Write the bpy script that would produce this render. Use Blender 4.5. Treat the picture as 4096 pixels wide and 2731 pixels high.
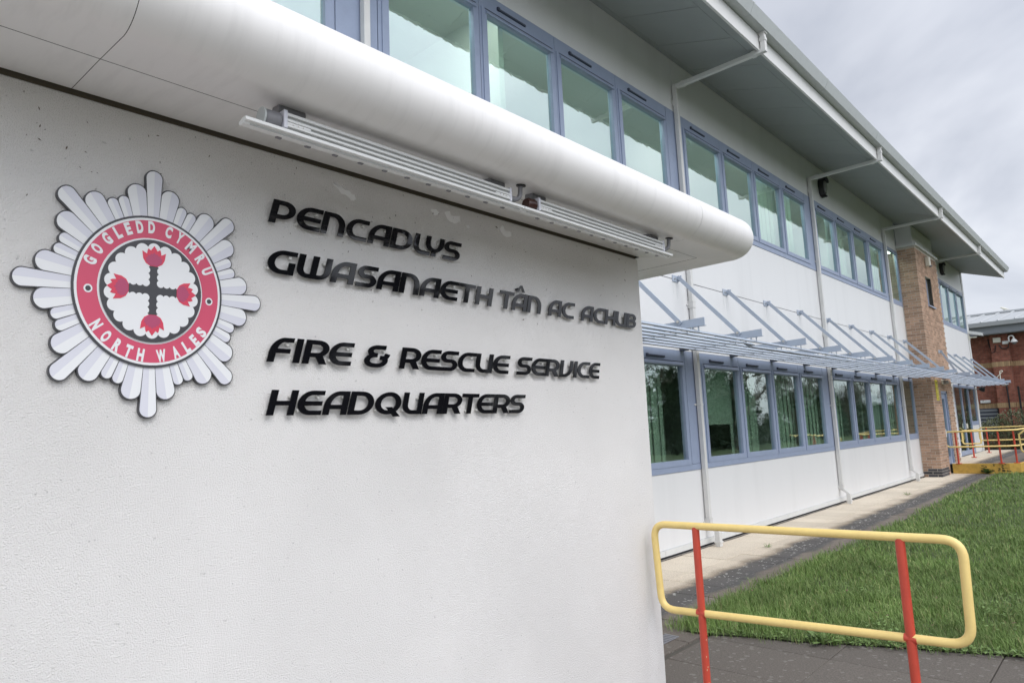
import bpy, bmesh, math, random
from mathutils import Vector, Matrix

# ------------------------------------------------------------------ camera, world, sun, exposure
S = bpy.context.scene
for o in list(bpy.data.objects):
    bpy.data.objects.remove(o)
COL = S.collection
R = math.radians
G = -1.62                    # pavement level (the lens is the origin, 1.62 m above it)
FAC = 4.607                  # plane of the long facade
random.seed(7)

def make_camera():
    ya, pi, ro = R(47.65), R(7.72), R(-2.445)
    f = Vector((math.sin(ya)*math.cos(pi), math.cos(ya)*math.cos(pi), math.sin(pi)))
    r = Vector((math.cos(ya), -math.sin(ya), 0))
    u = r.cross(f)
    r2 = r*math.cos(ro) + u*math.sin(ro)
    u2 = -r*math.sin(ro) + u*math.cos(ro)
    cam = bpy.data.cameras.new('camera')
    cam.lens = 24.0
    cam.sensor_width = 36
    cam.clip_start = .05
    cam.clip_end = 3000
    ob = bpy.data.objects.new('camera', cam)
    COL.objects.link(ob)
    ob.matrix_world = Matrix(((r2.x, u2.x, -f.x, 0), (r2.y, u2.y, -f.y, 0), (r2.z, u2.z, -f.z, 0), (0, 0, 0, 1)))
    cam.dof.use_dof = True
    cam.dof.focus_distance = 3.6
    cam.dof.aperture_fstop = 11
    S.camera = ob
make_camera()

SUN_EL, SUN_AZ = 47, 190      # azimuth measured clockwise from +Y
def make_world():
    w = bpy.data.worlds.new('World')
    S.world = w
    w.use_nodes = True
    nt = w.node_tree
    nt.nodes.clear()
    N = nt.nodes.new
    L = nt.links.new
    out = N('ShaderNodeOutputWorld')
    bg = N('ShaderNodeBackground')
    sky = N('ShaderNodeTexSky')
    sky.sky_type = 'NISHITA'
    sky.sun_disc = False
    sky.sun_elevation = R(SUN_EL)
    sky.sun_rotation = R(SUN_AZ)
    tc = N('ShaderNodeTexCoord')
    sep = N('ShaderNodeSeparateXYZ')
    L(tc.outputs['Generated'], sep.inputs[0])
    zc = N('ShaderNodeMath'); zc.operation = 'MAXIMUM'; zc.inputs[1].default_value = 0.0
    L(sep.outputs['Z'], zc.inputs[0])
    za = N('ShaderNodeMath'); za.operation = 'ADD'; za.inputs[1].default_value = .45
    L(zc.outputs[0], za.inputs[0])
    dx = N('ShaderNodeMath'); dx.operation = 'DIVIDE'
    dy = N('ShaderNodeMath'); dy.operation = 'DIVIDE'
    L(sep.outputs['X'], dx.inputs[0]); L(za.outputs[0], dx.inputs[1])
    L(sep.outputs['Y'], dy.inputs[0]); L(za.outputs[0], dy.inputs[1])
    cmb = N('ShaderNodeCombineXYZ')
    L(dx.outputs[0], cmb.inputs[0]); L(dy.outputs[0], cmb.inputs[1])
    n1 = N('ShaderNodeTexNoise'); n1.inputs['Scale'].default_value = 2.3; n1.inputs['Detail'].default_value = 5; n1.inputs['Roughness'].default_value = .5
    n1.inputs['Distortion'].default_value = .35
    L(cmb.outputs[0], n1.inputs['Vector'])
    ramp = N('ShaderNodeValToRGB')
    e = ramp.color_ramp.elements
    e[0].position = .36; e[0].color = (.31, .327, .370, 1)
    e[1].position = .64; e[1].color = (.505, .518, .547, 1)
    m = ramp.color_ramp.elements.new(.5); m.color = (.40, .415, .455, 1)
    L(n1.outputs['Fac'], ramp.inputs[0])
    # clear sky far above the cloud deck shows through only faintly
    sc = N('ShaderNodeMix'); sc.data_type = 'RGBA'; sc.blend_type = 'MULTIPLY'; sc.inputs[0].default_value = 1
    sc.inputs[7].default_value = (.1, .1, .1, 1)
    L(sky.outputs[0], sc.inputs[6])
    mx = N('ShaderNodeMix'); mx.data_type = 'RGBA'; mx.inputs[0].default_value = .93
    L(sc.outputs[2], mx.inputs[6]); L(ramp.outputs[0], mx.inputs[7])
    # the cloud deck is brighter towards the hidden sun
    dt = N('ShaderNodeVectorMath'); dt.operation = 'DOT_PRODUCT'
    az, el = R(SUN_AZ), R(SUN_EL)
    dt.inputs[1].default_value = (math.sin(az)*math.cos(el), math.cos(az)*math.cos(el), math.sin(el))
    L(tc.outputs['Generated'], dt.inputs[0])
    cl = N('ShaderNodeMapRange'); cl.inputs[1].default_value = 0; cl.inputs[2].default_value = 1
    L(dt.outputs['Value'], cl.inputs[0])
    pw = N('ShaderNodeMath'); pw.operation = 'POWER'; pw.inputs[1].default_value = 1.8
    L(cl.outputs[0], pw.inputs[0])
    gn = N('ShaderNodeMath'); gn.operation = 'MULTIPLY_ADD'; gn.inputs[1].default_value = 1.5; gn.inputs[2].default_value = 1
    L(pw.outputs[0], gn.inputs[0])
    gm = N('ShaderNodeMix'); gm.data_type = 'RGBA'; gm.blend_type = 'MULTIPLY'; gm.inputs[0].default_value = 1
    L(mx.outputs[2], gm.inputs[6]); L(gn.outputs[0], gm.inputs[7])
    L(gm.outputs[2], bg.inputs['Color'])
    bg.inputs['Strength'].default_value = 1.28
    L(bg.outputs[0], out.inputs[0])
make_world()

def make_sun():
    l = bpy.data.lights.new('sun', 'SUN')
    l.energy = .9
    l.angle = R(42)
    l.color = (1, .95, .89)
    o = bpy.data.objects.new('sun', l)
    COL.objects.link(o)
    az, el = R(SUN_AZ), R(SUN_EL)
    d = Vector((math.sin(az)*math.cos(el), math.cos(az)*math.cos(el), math.sin(el)))
    o.rotation_euler = d.to_track_quat('Z', 'Y').to_euler()
    o.location = (0, -20, 30)
make_sun()
S.view_settings.view_transform = 'Standard'
S.view_settings.look = 'None'
S.view_settings.exposure = .55
S.view_settings.gamma = 1
S.view_settings.use_curve_mapping = False
S.render.engine = 'CYCLES'
S.cycles.max_bounces = 8
S.cycles.transparent_max_bounces = 12

# ------------------------------------------------------------------ materials
def mat(name, col=(.8, .8, .8), rough=.6, metal=0, spec=.5, noise=None, bump=None, rnd=None, coat=0):
    """noise=(scale, amount[, detail]) mottles the colour; bump=(scale, strength, dist); rnd=amount varies per object / island"""
    m = bpy.data.materials.new(name)
    m.use_nodes = True
    nt = m.node_tree
    N, L = nt.nodes.new, nt.links.new
    b = nt.nodes['Principled BSDF']
    b.inputs['Base Color'].default_value = (*col, 1)
    b.inputs['Roughness'].default_value = rough
    b.inputs['Metallic'].default_value = metal
    b.inputs['Specular IOR Level'].default_value = spec
    b.inputs['Coat Weight'].default_value = coat
    geo = N('ShaderNodeNewGeometry')
    cur = None
    if noise:
        n = N('ShaderNodeTexNoise')
        n.inputs['Scale'].default_value = noise[0]
        n.inputs['Detail'].default_value = noise[2] if len(noise) > 2 else 5
        n.inputs['Roughness'].default_value = .65
        L(geo.outputs['Position'], n.inputs['Vector'])
        mr = N('ShaderNodeMapRange')
        mr.inputs[1].default_value = .28; mr.inputs[2].default_value = .72
        mr.inputs[3].default_value = 1-noise[1]; mr.inputs[4].default_value = 1+noise[1]
        L(n.outputs['Fac'], mr.inputs[0])
        mu = N('ShaderNodeMix'); mu.data_type = 'RGBA'; mu.blend_type = 'MULTIPLY'; mu.inputs[0].default_value = 1
        mu.inputs[6].default_value = (*col, 1)
        L(mr.outputs[0], mu.inputs[7])
        cur = mu.outputs[2]
    if rnd:
        oi = N('ShaderNodeObjectInfo')
        ad = N('ShaderNodeMath'); ad.operation = 'ADD'
        L(oi.outputs['Random'], ad.inputs[0]); L(geo.outputs['Random Per Island'], ad.inputs[1])
        fr = N('ShaderNodeMath'); fr.operation = 'FRACT'
        L(ad.outputs[0], fr.inputs[0])
        mr = N('ShaderNodeMapRange'); mr.inputs[3].default_value = 1-rnd; mr.inputs[4].default_value = 1+rnd
        L(fr.outputs[0], mr.inputs[0])
        mu = N('ShaderNodeMix'); mu.data_type = 'RGBA'; mu.blend_type = 'MULTIPLY'; mu.inputs[0].default_value = 1
        if cur: L(cur, mu.inputs[6])
        else: mu.inputs[6].default_value = (*col, 1)
        L(mr.outputs[0], mu.inputs[7])
        cur = mu.outputs[2]
    if cur: L(cur, b.inputs['Base Color'])
    if bump:
        n = N('ShaderNodeTexNoise')
        n.inputs['Scale'].default_value = bump[0]; n.inputs['Detail'].default_value = 4
        L(geo.outputs['Position'], n.inputs['Vector'])
        bp = N('ShaderNodeBump'); bp.inputs['Strength'].default_value = bump[1]; bp.inputs['Distance'].default_value = bump[2]
        L(n.outputs['Fac'], bp.inputs['Height'])
        L(bp.outputs[0], b.inputs['Normal'])
    return m

def streaked(name, col, rough, sx, amt, bump=None, spec=.5, horiz=(1, 1, .12)):
    """weathered sheet: streaks that run down the surface"""
    m = mat(name, col, rough, spec=spec, bump=bump)
    nt = m.node_tree
    N, L = nt.nodes.new, nt.links.new
    geo = N('ShaderNodeNewGeometry')
    mp = N('ShaderNodeMapping'); mp.inputs['Scale'].default_value = horiz
    L(geo.outputs['Position'], mp.inputs[0])
    n = N('ShaderNodeTexNoise'); n.inputs['Scale'].default_value = sx; n.inputs['Detail'].default_value = 6; n.inputs['Roughness'].default_value = .6
    L(mp.outputs[0], n.inputs['Vector'])
    rp = N('ShaderNodeMapRange'); rp.inputs[1].default_value = .5; rp.inputs[2].default_value = .78
    rp.inputs[3].default_value = 1; rp.inputs[4].default_value = 1-amt
    L(n.outputs['Fac'], rp.inputs[0])
    mu = N('ShaderNodeMix'); mu.data_type = 'RGBA'; mu.blend_type = 'MULTIPLY'; mu.inputs[0].default_value = 1
    mu.inputs[6].default_value = (*col, 1)
    L(rp.outputs[0], mu.inputs[7])
    L(mu.outputs[2], nt.nodes['Principled BSDF'].inputs['Base Color'])
    return m

def render_mat():
    m = mat('wall_render', (.82, .805, .785), .9, spec=.2)
    nt = m.node_tree
    N, L = nt.nodes.new, nt.links.new
    b = nt.nodes['Principled BSDF']
    geo = N('ShaderNodeNewGeometry')
    v = N('ShaderNodeTexVoronoi'); v.inputs['Scale'].default_value = 250
    n = N('ShaderNodeTexNoise'); n.inputs['Scale'].default_value = 170; n.inputs['Detail'].default_value = 5; n.inputs['Roughness'].default_value = .75
    n2 = N('ShaderNodeTexNoise'); n2.inputs['Scale'].default_value = 1.3; n2.inputs['Detail'].default_value = 6
    n3 = N('ShaderNodeTexNoise'); n3.inputs['Scale'].default_value = 60; n3.inputs['Detail'].default_value = 2
    for t in (v, n, n2, n3): L(geo.outputs['Position'], t.inputs['Vector'])
    ad = N('ShaderNodeMath'); ad.operation = 'MULTIPLY_ADD'; ad.inputs[1].default_value = .5
    L(v.outputs['Distance'], ad.inputs[0]); L(n.outputs['Fac'], ad.inputs[2])
    bp = N('ShaderNodeBump'); bp.inputs['Strength'].default_value = 1; bp.inputs['Distance'].default_value = .0046
    L(ad.outputs[0], bp.inputs['Height']); L(bp.outputs[0], b.inputs['Normal'])
    mr = N('ShaderNodeMapRange'); mr.inputs[1].default_value = .35; mr.inputs[2].default_value = .7; mr.inputs[3].default_value = .95; mr.inputs[4].default_value = 1.04
    L(n2.outputs['Fac'], mr.inputs[0])
    # little specks of dirt caught in the grain
    sp = N('ShaderNodeMapRange'); sp.inputs[1].default_value = .70; sp.inputs[2].default_value = .78; sp.inputs[3].default_value = 1; sp.inputs[4].default_value = .72
    L(n3.outputs['Fac'], sp.inputs[0])
    mm = N('ShaderNodeMath'); mm.operation = 'MULTIPLY'
    L(mr.outputs[0], mm.inputs[0]); L(sp.outputs[0], mm.inputs[1])
    mu = N('ShaderNodeMix'); mu.data_type = 'RGBA'; mu.blend_type = 'MULTIPLY'; mu.inputs[0].default_value = 1
    mu.inputs[6].default_value = (.82, .805, .785, 1)
    L(mm.outputs[0], mu.inputs[7]); L(mu.outputs[2], b.inputs['Base Color'])
    return m

def glass_mat(name, tint, through, fac, wob):
    m = bpy.data.materials.new(name)
    m.use_nodes = True
    nt = m.node_tree
    nt.nodes.clear()
    N, L = nt.nodes.new, nt.links.new
    out = N('ShaderNodeOutputMaterial')
    mix = N('ShaderNodeMixShader')
    gl = N('ShaderNodeBsdfGlossy'); gl.inputs['Roughness'].default_value = .0; gl.inputs['Color'].default_value = (*tint, 1)
    tr = N('ShaderNodeBsdfTransparent'); tr.inputs['Color'].default_value = (*through, 1)
    fr = N('ShaderNodeLayerWeight'); fr.inputs['Blend'].default_value = .30
    mr = N('ShaderNodeMapRange'); mr.inputs[3].default_value = fac; mr.inputs[4].default_value = 1
    L(fr.outputs['Fresnel'], mr.inputs[0])
    L(mr.outputs[0], mix.inputs[0]); L(tr.outputs[0], mix.inputs[1]); L(gl.outputs[0], mix.inputs[2])
    geo = N('ShaderNodeNewGeometry')
    n = N('ShaderNodeTexNoise'); n.inputs['Scale'].default_value = 3.4; n.inputs['Detail'].default_value = 3; n.inputs['Roughness'].default_value = .5
    mp = N('ShaderNodeMapping'); mp.inputs['Scale'].default_value = (1, 1, 1.4)
    L(geo.outputs['Position'], mp.inputs[0]); L(mp.outputs[0], n.inputs['Vector'])
    bp = N('ShaderNodeBump'); bp.inputs['Strength'].default_value = 1; bp.inputs['Distance'].default_value = wob
    L(n.outputs['Fac'], bp.inputs['Height']); L(bp.outputs[0], gl.inputs['Normal'])
    L(mix.outputs[0], out.inputs[0])
    return m

def clear_mat():
    m = bpy.data.materials.new('clear_glass')
    m.use_nodes = True
    nt = m.node_tree
    nt.nodes.clear()
    o = nt.nodes.new('ShaderNodeOutputMaterial'); t = nt.nodes.new('ShaderNodeBsdfTransparent')
    t.inputs['Color'].default_value = (.94, 1, .965, 1)
    nt.links.new(t.outputs[0], o.inputs[0])
    return m

def lamp_mat(name, col, strength):
    m = bpy.data.materials.new(name)
    m.use_nodes = True
    b = m.node_tree.nodes['Principled BSDF']
    b.inputs['Base Color'].default_value = (*col, 1)
    b.inputs['Emission Color'].default_value = (*col, 1)
    b.inputs['Emission Strength'].default_value = strength
    return m

def blade_mat():
    m = mat('grass_blade', (.15, .24, .055), .6, spec=.3)
    nt = m.node_tree
    N, L = nt.nodes.new, nt.links.new
    geo = N('ShaderNodeNewGeometry')
    rp = N('ShaderNodeValToRGB')
    e = rp.color_ramp.elements
    e[0].position = 0; e[0].color = (.085, .16, .030, 1)
    e[1].position = 1; e[1].color = (.34, .30, .14, 1)
    for p, c in ((.3, (.12, .20, .046)), (.7, (.18, .27, .075)), (.93, (.235, .30, .11))):
        k = rp.color_ramp.elements.new(p); k.color = (*c, 1)
    L(geo.outputs['Random Per Island'], rp.inputs[0])
    n = N('ShaderNodeTexNoise'); n.inputs['Scale'].default_value = 1.3; n.inputs['Detail'].default_value = 4
    L(geo.outputs['Position'], n.inputs['Vector'])
    mr = N('ShaderNodeMapRange'); mr.inputs[1].default_value = .3; mr.inputs[2].default_value = .7; mr.inputs[3].default_value = .74; mr.inputs[4].default_value = 1.22
    L(n.outputs['Fac'], mr.inputs[0])
    mu = N('ShaderNodeMix'); mu.data_type = 'RGBA'; mu.blend_type = 'MULTIPLY'; mu.inputs[0].default_value = 1
    L(rp.outputs[0], mu.inputs[6]); L(mr.outputs[0], mu.inputs[7])
    L(mu.outputs[2], nt.nodes['Principled BSDF'].inputs['Base Color'])
    return m

def slab_mat():
    """concrete flags: pale where rain washes them, with a dirty lichen-spotted strip further out"""
    m = mat('paving_concrete', (.45, .40, .34), .92, spec=.2, bump=(140, .5, .002))
    nt = m.node_tree
    N, L = nt.nodes.new, nt.links.new
    b = nt.nodes['Principled BSDF']
    geo = N('ShaderNodeNewGeometry')
    sep = N('ShaderNodeSeparateXYZ'); L(geo.outputs['Position'], sep.inputs[0])
    n = N('ShaderNodeTexNoise'); n.inputs['Scale'].default_value = 2.6; n.inputs['Detail'].default_value = 7; n.inputs['Roughness'].default_value = .62
    L(geo.outputs['Position'], n.inputs['Vector'])
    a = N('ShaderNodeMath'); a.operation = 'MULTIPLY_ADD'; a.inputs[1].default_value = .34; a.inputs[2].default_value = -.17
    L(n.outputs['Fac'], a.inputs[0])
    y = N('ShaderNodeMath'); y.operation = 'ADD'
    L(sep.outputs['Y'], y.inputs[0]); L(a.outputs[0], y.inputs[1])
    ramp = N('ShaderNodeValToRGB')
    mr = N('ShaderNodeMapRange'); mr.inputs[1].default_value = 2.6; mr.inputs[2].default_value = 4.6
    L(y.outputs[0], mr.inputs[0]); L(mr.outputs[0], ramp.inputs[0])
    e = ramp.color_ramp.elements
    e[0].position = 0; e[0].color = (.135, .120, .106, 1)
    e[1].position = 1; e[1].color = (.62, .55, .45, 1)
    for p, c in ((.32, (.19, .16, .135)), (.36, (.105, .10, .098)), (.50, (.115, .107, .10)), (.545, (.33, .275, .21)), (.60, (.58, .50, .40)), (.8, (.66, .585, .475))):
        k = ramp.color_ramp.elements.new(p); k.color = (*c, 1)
    # grain
    g = N('ShaderNodeTexNoise'); g.inputs['Scale'].default_value = 90; g.inputs['Detail'].default_value = 5; g.inputs['Roughness'].default_value = .8
    L(geo.outputs['Position'], g.inputs['Vector'])
    gm = N('ShaderNodeMapRange'); gm.inputs[1].default_value = .3; gm.inputs[2].default_value = .7; gm.inputs[3].default_value = .62; gm.inputs[4].default_value = 1.35
    L(g.outputs['Fac'], gm.inputs[0])
    mu = N('ShaderNodeMix'); mu.data_type = 'RGBA'; mu.blend_type = 'MULTIPLY'; mu.inputs[0].default_value = 1
    L(ramp.outputs[0], mu.inputs[6]); L(gm.outputs[0], mu.inputs[7])
    # white lichen spots on the dark strip
    v = N('ShaderNodeTexVoronoi'); v.inputs['Scale'].default_value = 24; v.inputs['Randomness'].default_value = 1
    wn = N('ShaderNodeTexNoise'); wn.inputs['Scale'].default_value = 40
    L(geo.outputs['Position'], wn.inputs['Vector'])
    va = N('ShaderNodeVectorMath'); va.operation = 'MULTIPLY_ADD'; va.inputs[1].default_value = (.03, .03, .03)
    L(wn.outputs['Color'], va.inputs[0]); L(geo.outputs['Position'], va.inputs[2])
    L(va.outputs[0], v.inputs['Vector'])
    sc = N('ShaderNodeSeparateColor'); L(v.outputs['Color'], sc.inputs[0])
    th = N('ShaderNodeMapRange'); th.inputs[1].default_value = .42; th.inputs[2].default_value = 1; th.inputs[3].default_value = 0; th.inputs[4].default_value = .42
    L(sc.outputs[0], th.inputs[0])
    lt = N('ShaderNodeMath'); lt.operation = 'LESS_THAN'
    L(v.outputs['Distance'], lt.inputs[0]); L(th.outputs[0], lt.inputs[1])
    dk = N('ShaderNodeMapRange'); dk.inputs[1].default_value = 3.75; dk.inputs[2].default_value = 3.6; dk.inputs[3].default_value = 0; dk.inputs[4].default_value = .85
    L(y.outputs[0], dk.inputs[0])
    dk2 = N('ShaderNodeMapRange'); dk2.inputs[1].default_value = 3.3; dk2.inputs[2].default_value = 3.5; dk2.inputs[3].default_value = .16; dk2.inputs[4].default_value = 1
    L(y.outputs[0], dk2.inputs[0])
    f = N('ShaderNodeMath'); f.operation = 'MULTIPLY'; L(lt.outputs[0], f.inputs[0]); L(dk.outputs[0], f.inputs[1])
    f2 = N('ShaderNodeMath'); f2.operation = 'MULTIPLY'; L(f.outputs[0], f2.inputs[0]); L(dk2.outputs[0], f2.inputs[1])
    mx = N('ShaderNodeMix'); mx.data_type = 'RGBA'; mx.inputs[7].default_value = (.55, .54, .50, 1)
    L(f2.outputs[0], mx.inputs[0]); L(mu.outputs[2], mx.inputs[6])
    oi = N('ShaderNodeObjectInfo')
    om = N('ShaderNodeMapRange'); om.inputs[3].default_value = .90; om.inputs[4].default_value = 1.08
    L(oi.outputs['Random'], om.inputs[0])
    mu2 = N('ShaderNodeMix'); mu2.data_type = 'RGBA'; mu2.blend_type = 'MULTIPLY'; mu2.inputs[0].default_value = 1
    L(mx.outputs[2], mu2.inputs[6]); L(om.outputs[0], mu2.inputs[7])
    L(mu2.outputs[2], b.inputs['Base Color'])
    return m

def brick_tex_mat(name, c1, c2, mortar, swap):
    m = mat(name, c1, .9, spec=.2)
    nt = m.node_tree
    N, L = nt.nodes.new, nt.links.new
    b = nt.nodes['Principled BSDF']
    geo = N('ShaderNodeNewGeometry')
    sep = N('ShaderNodeSeparateXYZ'); L(geo.outputs['Position'], sep.inputs[0])
    ab = N('ShaderNodeMath'); ab.operation = 'ADD'
    L(sep.outputs['X'], ab.inputs[0]); L(sep.outputs['Y'], ab.inputs[1])
    cm = N('ShaderNodeCombineXYZ'); L(ab.outputs[0], cm.inputs[0]); L(sep.outputs['Z'], cm.inputs[1])
    t = N('ShaderNodeTexBrick')
    t.inputs['Scale'].default_value = 1; t.inputs['Brick Width'].default_value = .225; t.inputs['Row Height'].default_value = .075
    t.inputs['Mortar Size'].default_value = .005; t.inputs['Color1'].default_value = (*c1, 1); t.inputs['Color2'].default_value = (*c2, 1)
    t.inputs['Mortar'].default_value = (*mortar, 1)
    L(cm.outputs[0], t.inputs['Vector'])
    n = N('ShaderNodeTexNoise'); n.inputs['Scale'].default_value = 9; n.inputs['Detail'].default_value = 6
    L(geo.outputs['Position'], n.inputs['Vector'])
    mr = N('ShaderNodeMapRange'); mr.inputs[1].default_value = .3; mr.inputs[2].default_value = .7; mr.inputs[3].default_value = .75; mr.inputs[4].default_value = 1.2
    L(n.outputs['Fac'], mr.inputs[0])
    mu = N('ShaderNodeMix'); mu.data_type = 'RGBA'; mu.blend_type = 'MULTIPLY'; mu.inputs[0].default_value = 1
    L(t.outputs['Color'], mu.inputs[6]); L(mr.outputs[0], mu.inputs[7])
    L(mu.outputs[2], b.inputs['Base Color'])
    bp = N('ShaderNodeBump'); bp.inputs['Distance'].default_value = .006; bp.invert = True
    L(t.outputs['Fac'], bp.inputs['Height']); L(bp.outputs[0], b.inputs['Normal'])
    return m

M = dict(
    render=render_mat(),
    patch=mat('paint_smear', (.90, .90, .89), .9, bump=(120, .4, .002)),
    canopy=streaked('canopy_metal', (.80, .79, .775), .36, 26, .09, horiz=(1, .15, .15)),
    cladding=streaked('white_cladding', (.74, .745, .75), .42, 2.2, .08),
    dirty=mat('dirt_streak', (.70, .71, .715), .6),
    trim=mat('pale_trim', (.66, .67, .66), .5, noise=(6, .05)),
    pipe=mat('white_plastic_pipe', (.66, .66, .645), .4, noise=(5, .06)),
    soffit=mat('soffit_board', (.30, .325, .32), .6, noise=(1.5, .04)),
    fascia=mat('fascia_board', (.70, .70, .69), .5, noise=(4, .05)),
    gutter=streaked('gutter_metal', (.50, .53, .53), .45, 8, .10, horiz=(1, 1, 1)),
    dark=mat('dark_gap', (.03, .028, .024), .9),
    gap=mat('brown_closer', (.10, .085, .06), .9),
    frame=mat('blue_grey_frame', (.285, .34, .465), .45, noise=(7, .05)),
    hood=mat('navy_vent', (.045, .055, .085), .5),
    shade=mat('blue_grey_aluminium', (.40, .455, .54), .4, noise=(5, .05)),
    under=mat('underside_shade_tone', (.085, .088, .082), .7),  # shade under the louvre blades, painted in as a darker colour
    debris=mat('cobweb_dirt', (.13, .10, .075), .95),
    chip=mat('bare_chip', (.62, .50, .30), .7),
    bolt=mat('steel_bolt', (.6, .58, .54), .3, metal=1),
    glass=glass_mat('window_glass', (.88, 1.0, .965), (.88, 1.0, .92), .44, .0011),
    clearglass=clear_mat(),
    tube=lamp_mat('fill_tube', (.95, 1, .97), 13),
    inside=mat('interior_wall', (.82, .84, .80), .9),
    ceil=mat('interior_ceiling', (.85, .86, .83), .9),
    carpet=mat('interior_floor', (.26, .27, .25), .95),
    blind=mat('blind_fabric', (.74, .78, .71), .9),
    brown=mat('brown_board', (.13, .09, .05), .7),
    brick=mat('buff_brick', (.40, .268, .192), .9, spec=.2, noise=(30, .2), rnd=.24, bump=(90, .6, .004)),
    bluebrick=mat('blue_black_brick', (.055, .055, .062), .6, rnd=.25, bump=(90, .5, .003)),
    mortar=mat('mortar', (.52, .48, .42), .95, noise=(40, .15)),
    redbrick=brick_tex_mat('red_brick', (.33, .13, .09), (.24, .09, .066), (.22, .16, .125), 0),
    buffband=mat('buff_soldier_brick', (.42, .29, .16), .9, rnd=.2),
    whiteroof=mat('white_roof_sheet', (.40, .42, .43), .4),
    greyfascia=mat('grey_fascia', (.22, .24, .26), .5),
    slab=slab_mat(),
    bed=mat('joint_sand', (.09, .08, .068), .95, noise=(60, .3)),
    soil=mat('lawn_soil', (.055, .075, .024), .95, noise=(8, .4)),
    field=mat('field_grass', (.07, .11, .035), .95, noise=(.8, .3)),
    bounce_forecourt=mat('bounce_concrete', (.26, .25, .23), .9, noise=(5, .15)),
    road=mat('asphalt', (.05, .05, .052), .9, noise=(60, .3)),
    yellow=mat('yellow_paint', (.87, .66, .25), .42, noise=(14, .06)),
    red=mat('red_paint', (.56, .072, .042), .42, noise=(14, .08)),
    kerbyellow=mat('worn_yellow_paint', (.58, .36, .07), .7, noise=(7, .22), bump=(60, .4, .003)),
    kerbdirt=mat('moss_patch', (.10, .085, .035), .95, noise=(30, .4)),
    black=mat('gloss_black_acrylic', (.007, .007, .009), .05, spec=.40),
    clear=mat('clear_standoff', (.6, .6, .57), .25),
    plate=mat('emblem_dark', (.050, .050, .056), .38),
    white=mat('emblem_white', (.80, .81, .82), .42),
    lilac=mat('emblem_lilac', (.68, .685, .75), .42),
    emred=mat('emblem_red', (.62, .075, .145), .42),
    empurple=mat('emblem_purple', (.44, .065, .15), .42),
    emcrimson=mat('emblem_crimson', (.66, .05, .10), .42),
    alu=mat('white_aluminium', (.76, .77, .76), .35, noise=(20, .05)),
    alug=mat('grey_aluminium', (.42, .43, .42), .4),
    grey=mat('grey_plastic', (.22, .22, .235), .5),
    blackp=mat('black_plastic', (.015, .015, .017), .4),
    maroon=mat('maroon_sealant', (.055, .022, .018), .25),
    lens=mat('opal_lens', (.24, .24, .23), .3),
    cream=mat('cream_plastic', (.72, .70, .60), .4),
    signy=mat('yellow_sign', (.72, .62, .06), .5),
    leaf=blade_mat(),
    weed=mat('broad_leaf', (.14, .22, .06), .6, rnd=.25),
    petal=mat('white_petal', (.8, .8, .78), .6),
    shrub=mat('shrub_leaf', (.125, .145, .075), .6, rnd=.5),
    twig=mat('twig', (.09, .065, .045), .9),
    bark=mat('bark', (.085, .072, .058), .95, noise=(12, .3)),
    conifer=mat('conifer_leaf', (.035, .062, .027), .7, rnd=.5),
    hedge=mat('hedge_leaf', (.035, .06, .020), .7, rnd=.5),
    greensheet=mat('green_wall_sheet', (.05, .11, .075), .6),
    post=mat('black_post', (.012, .013, .013), .5),
)

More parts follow.
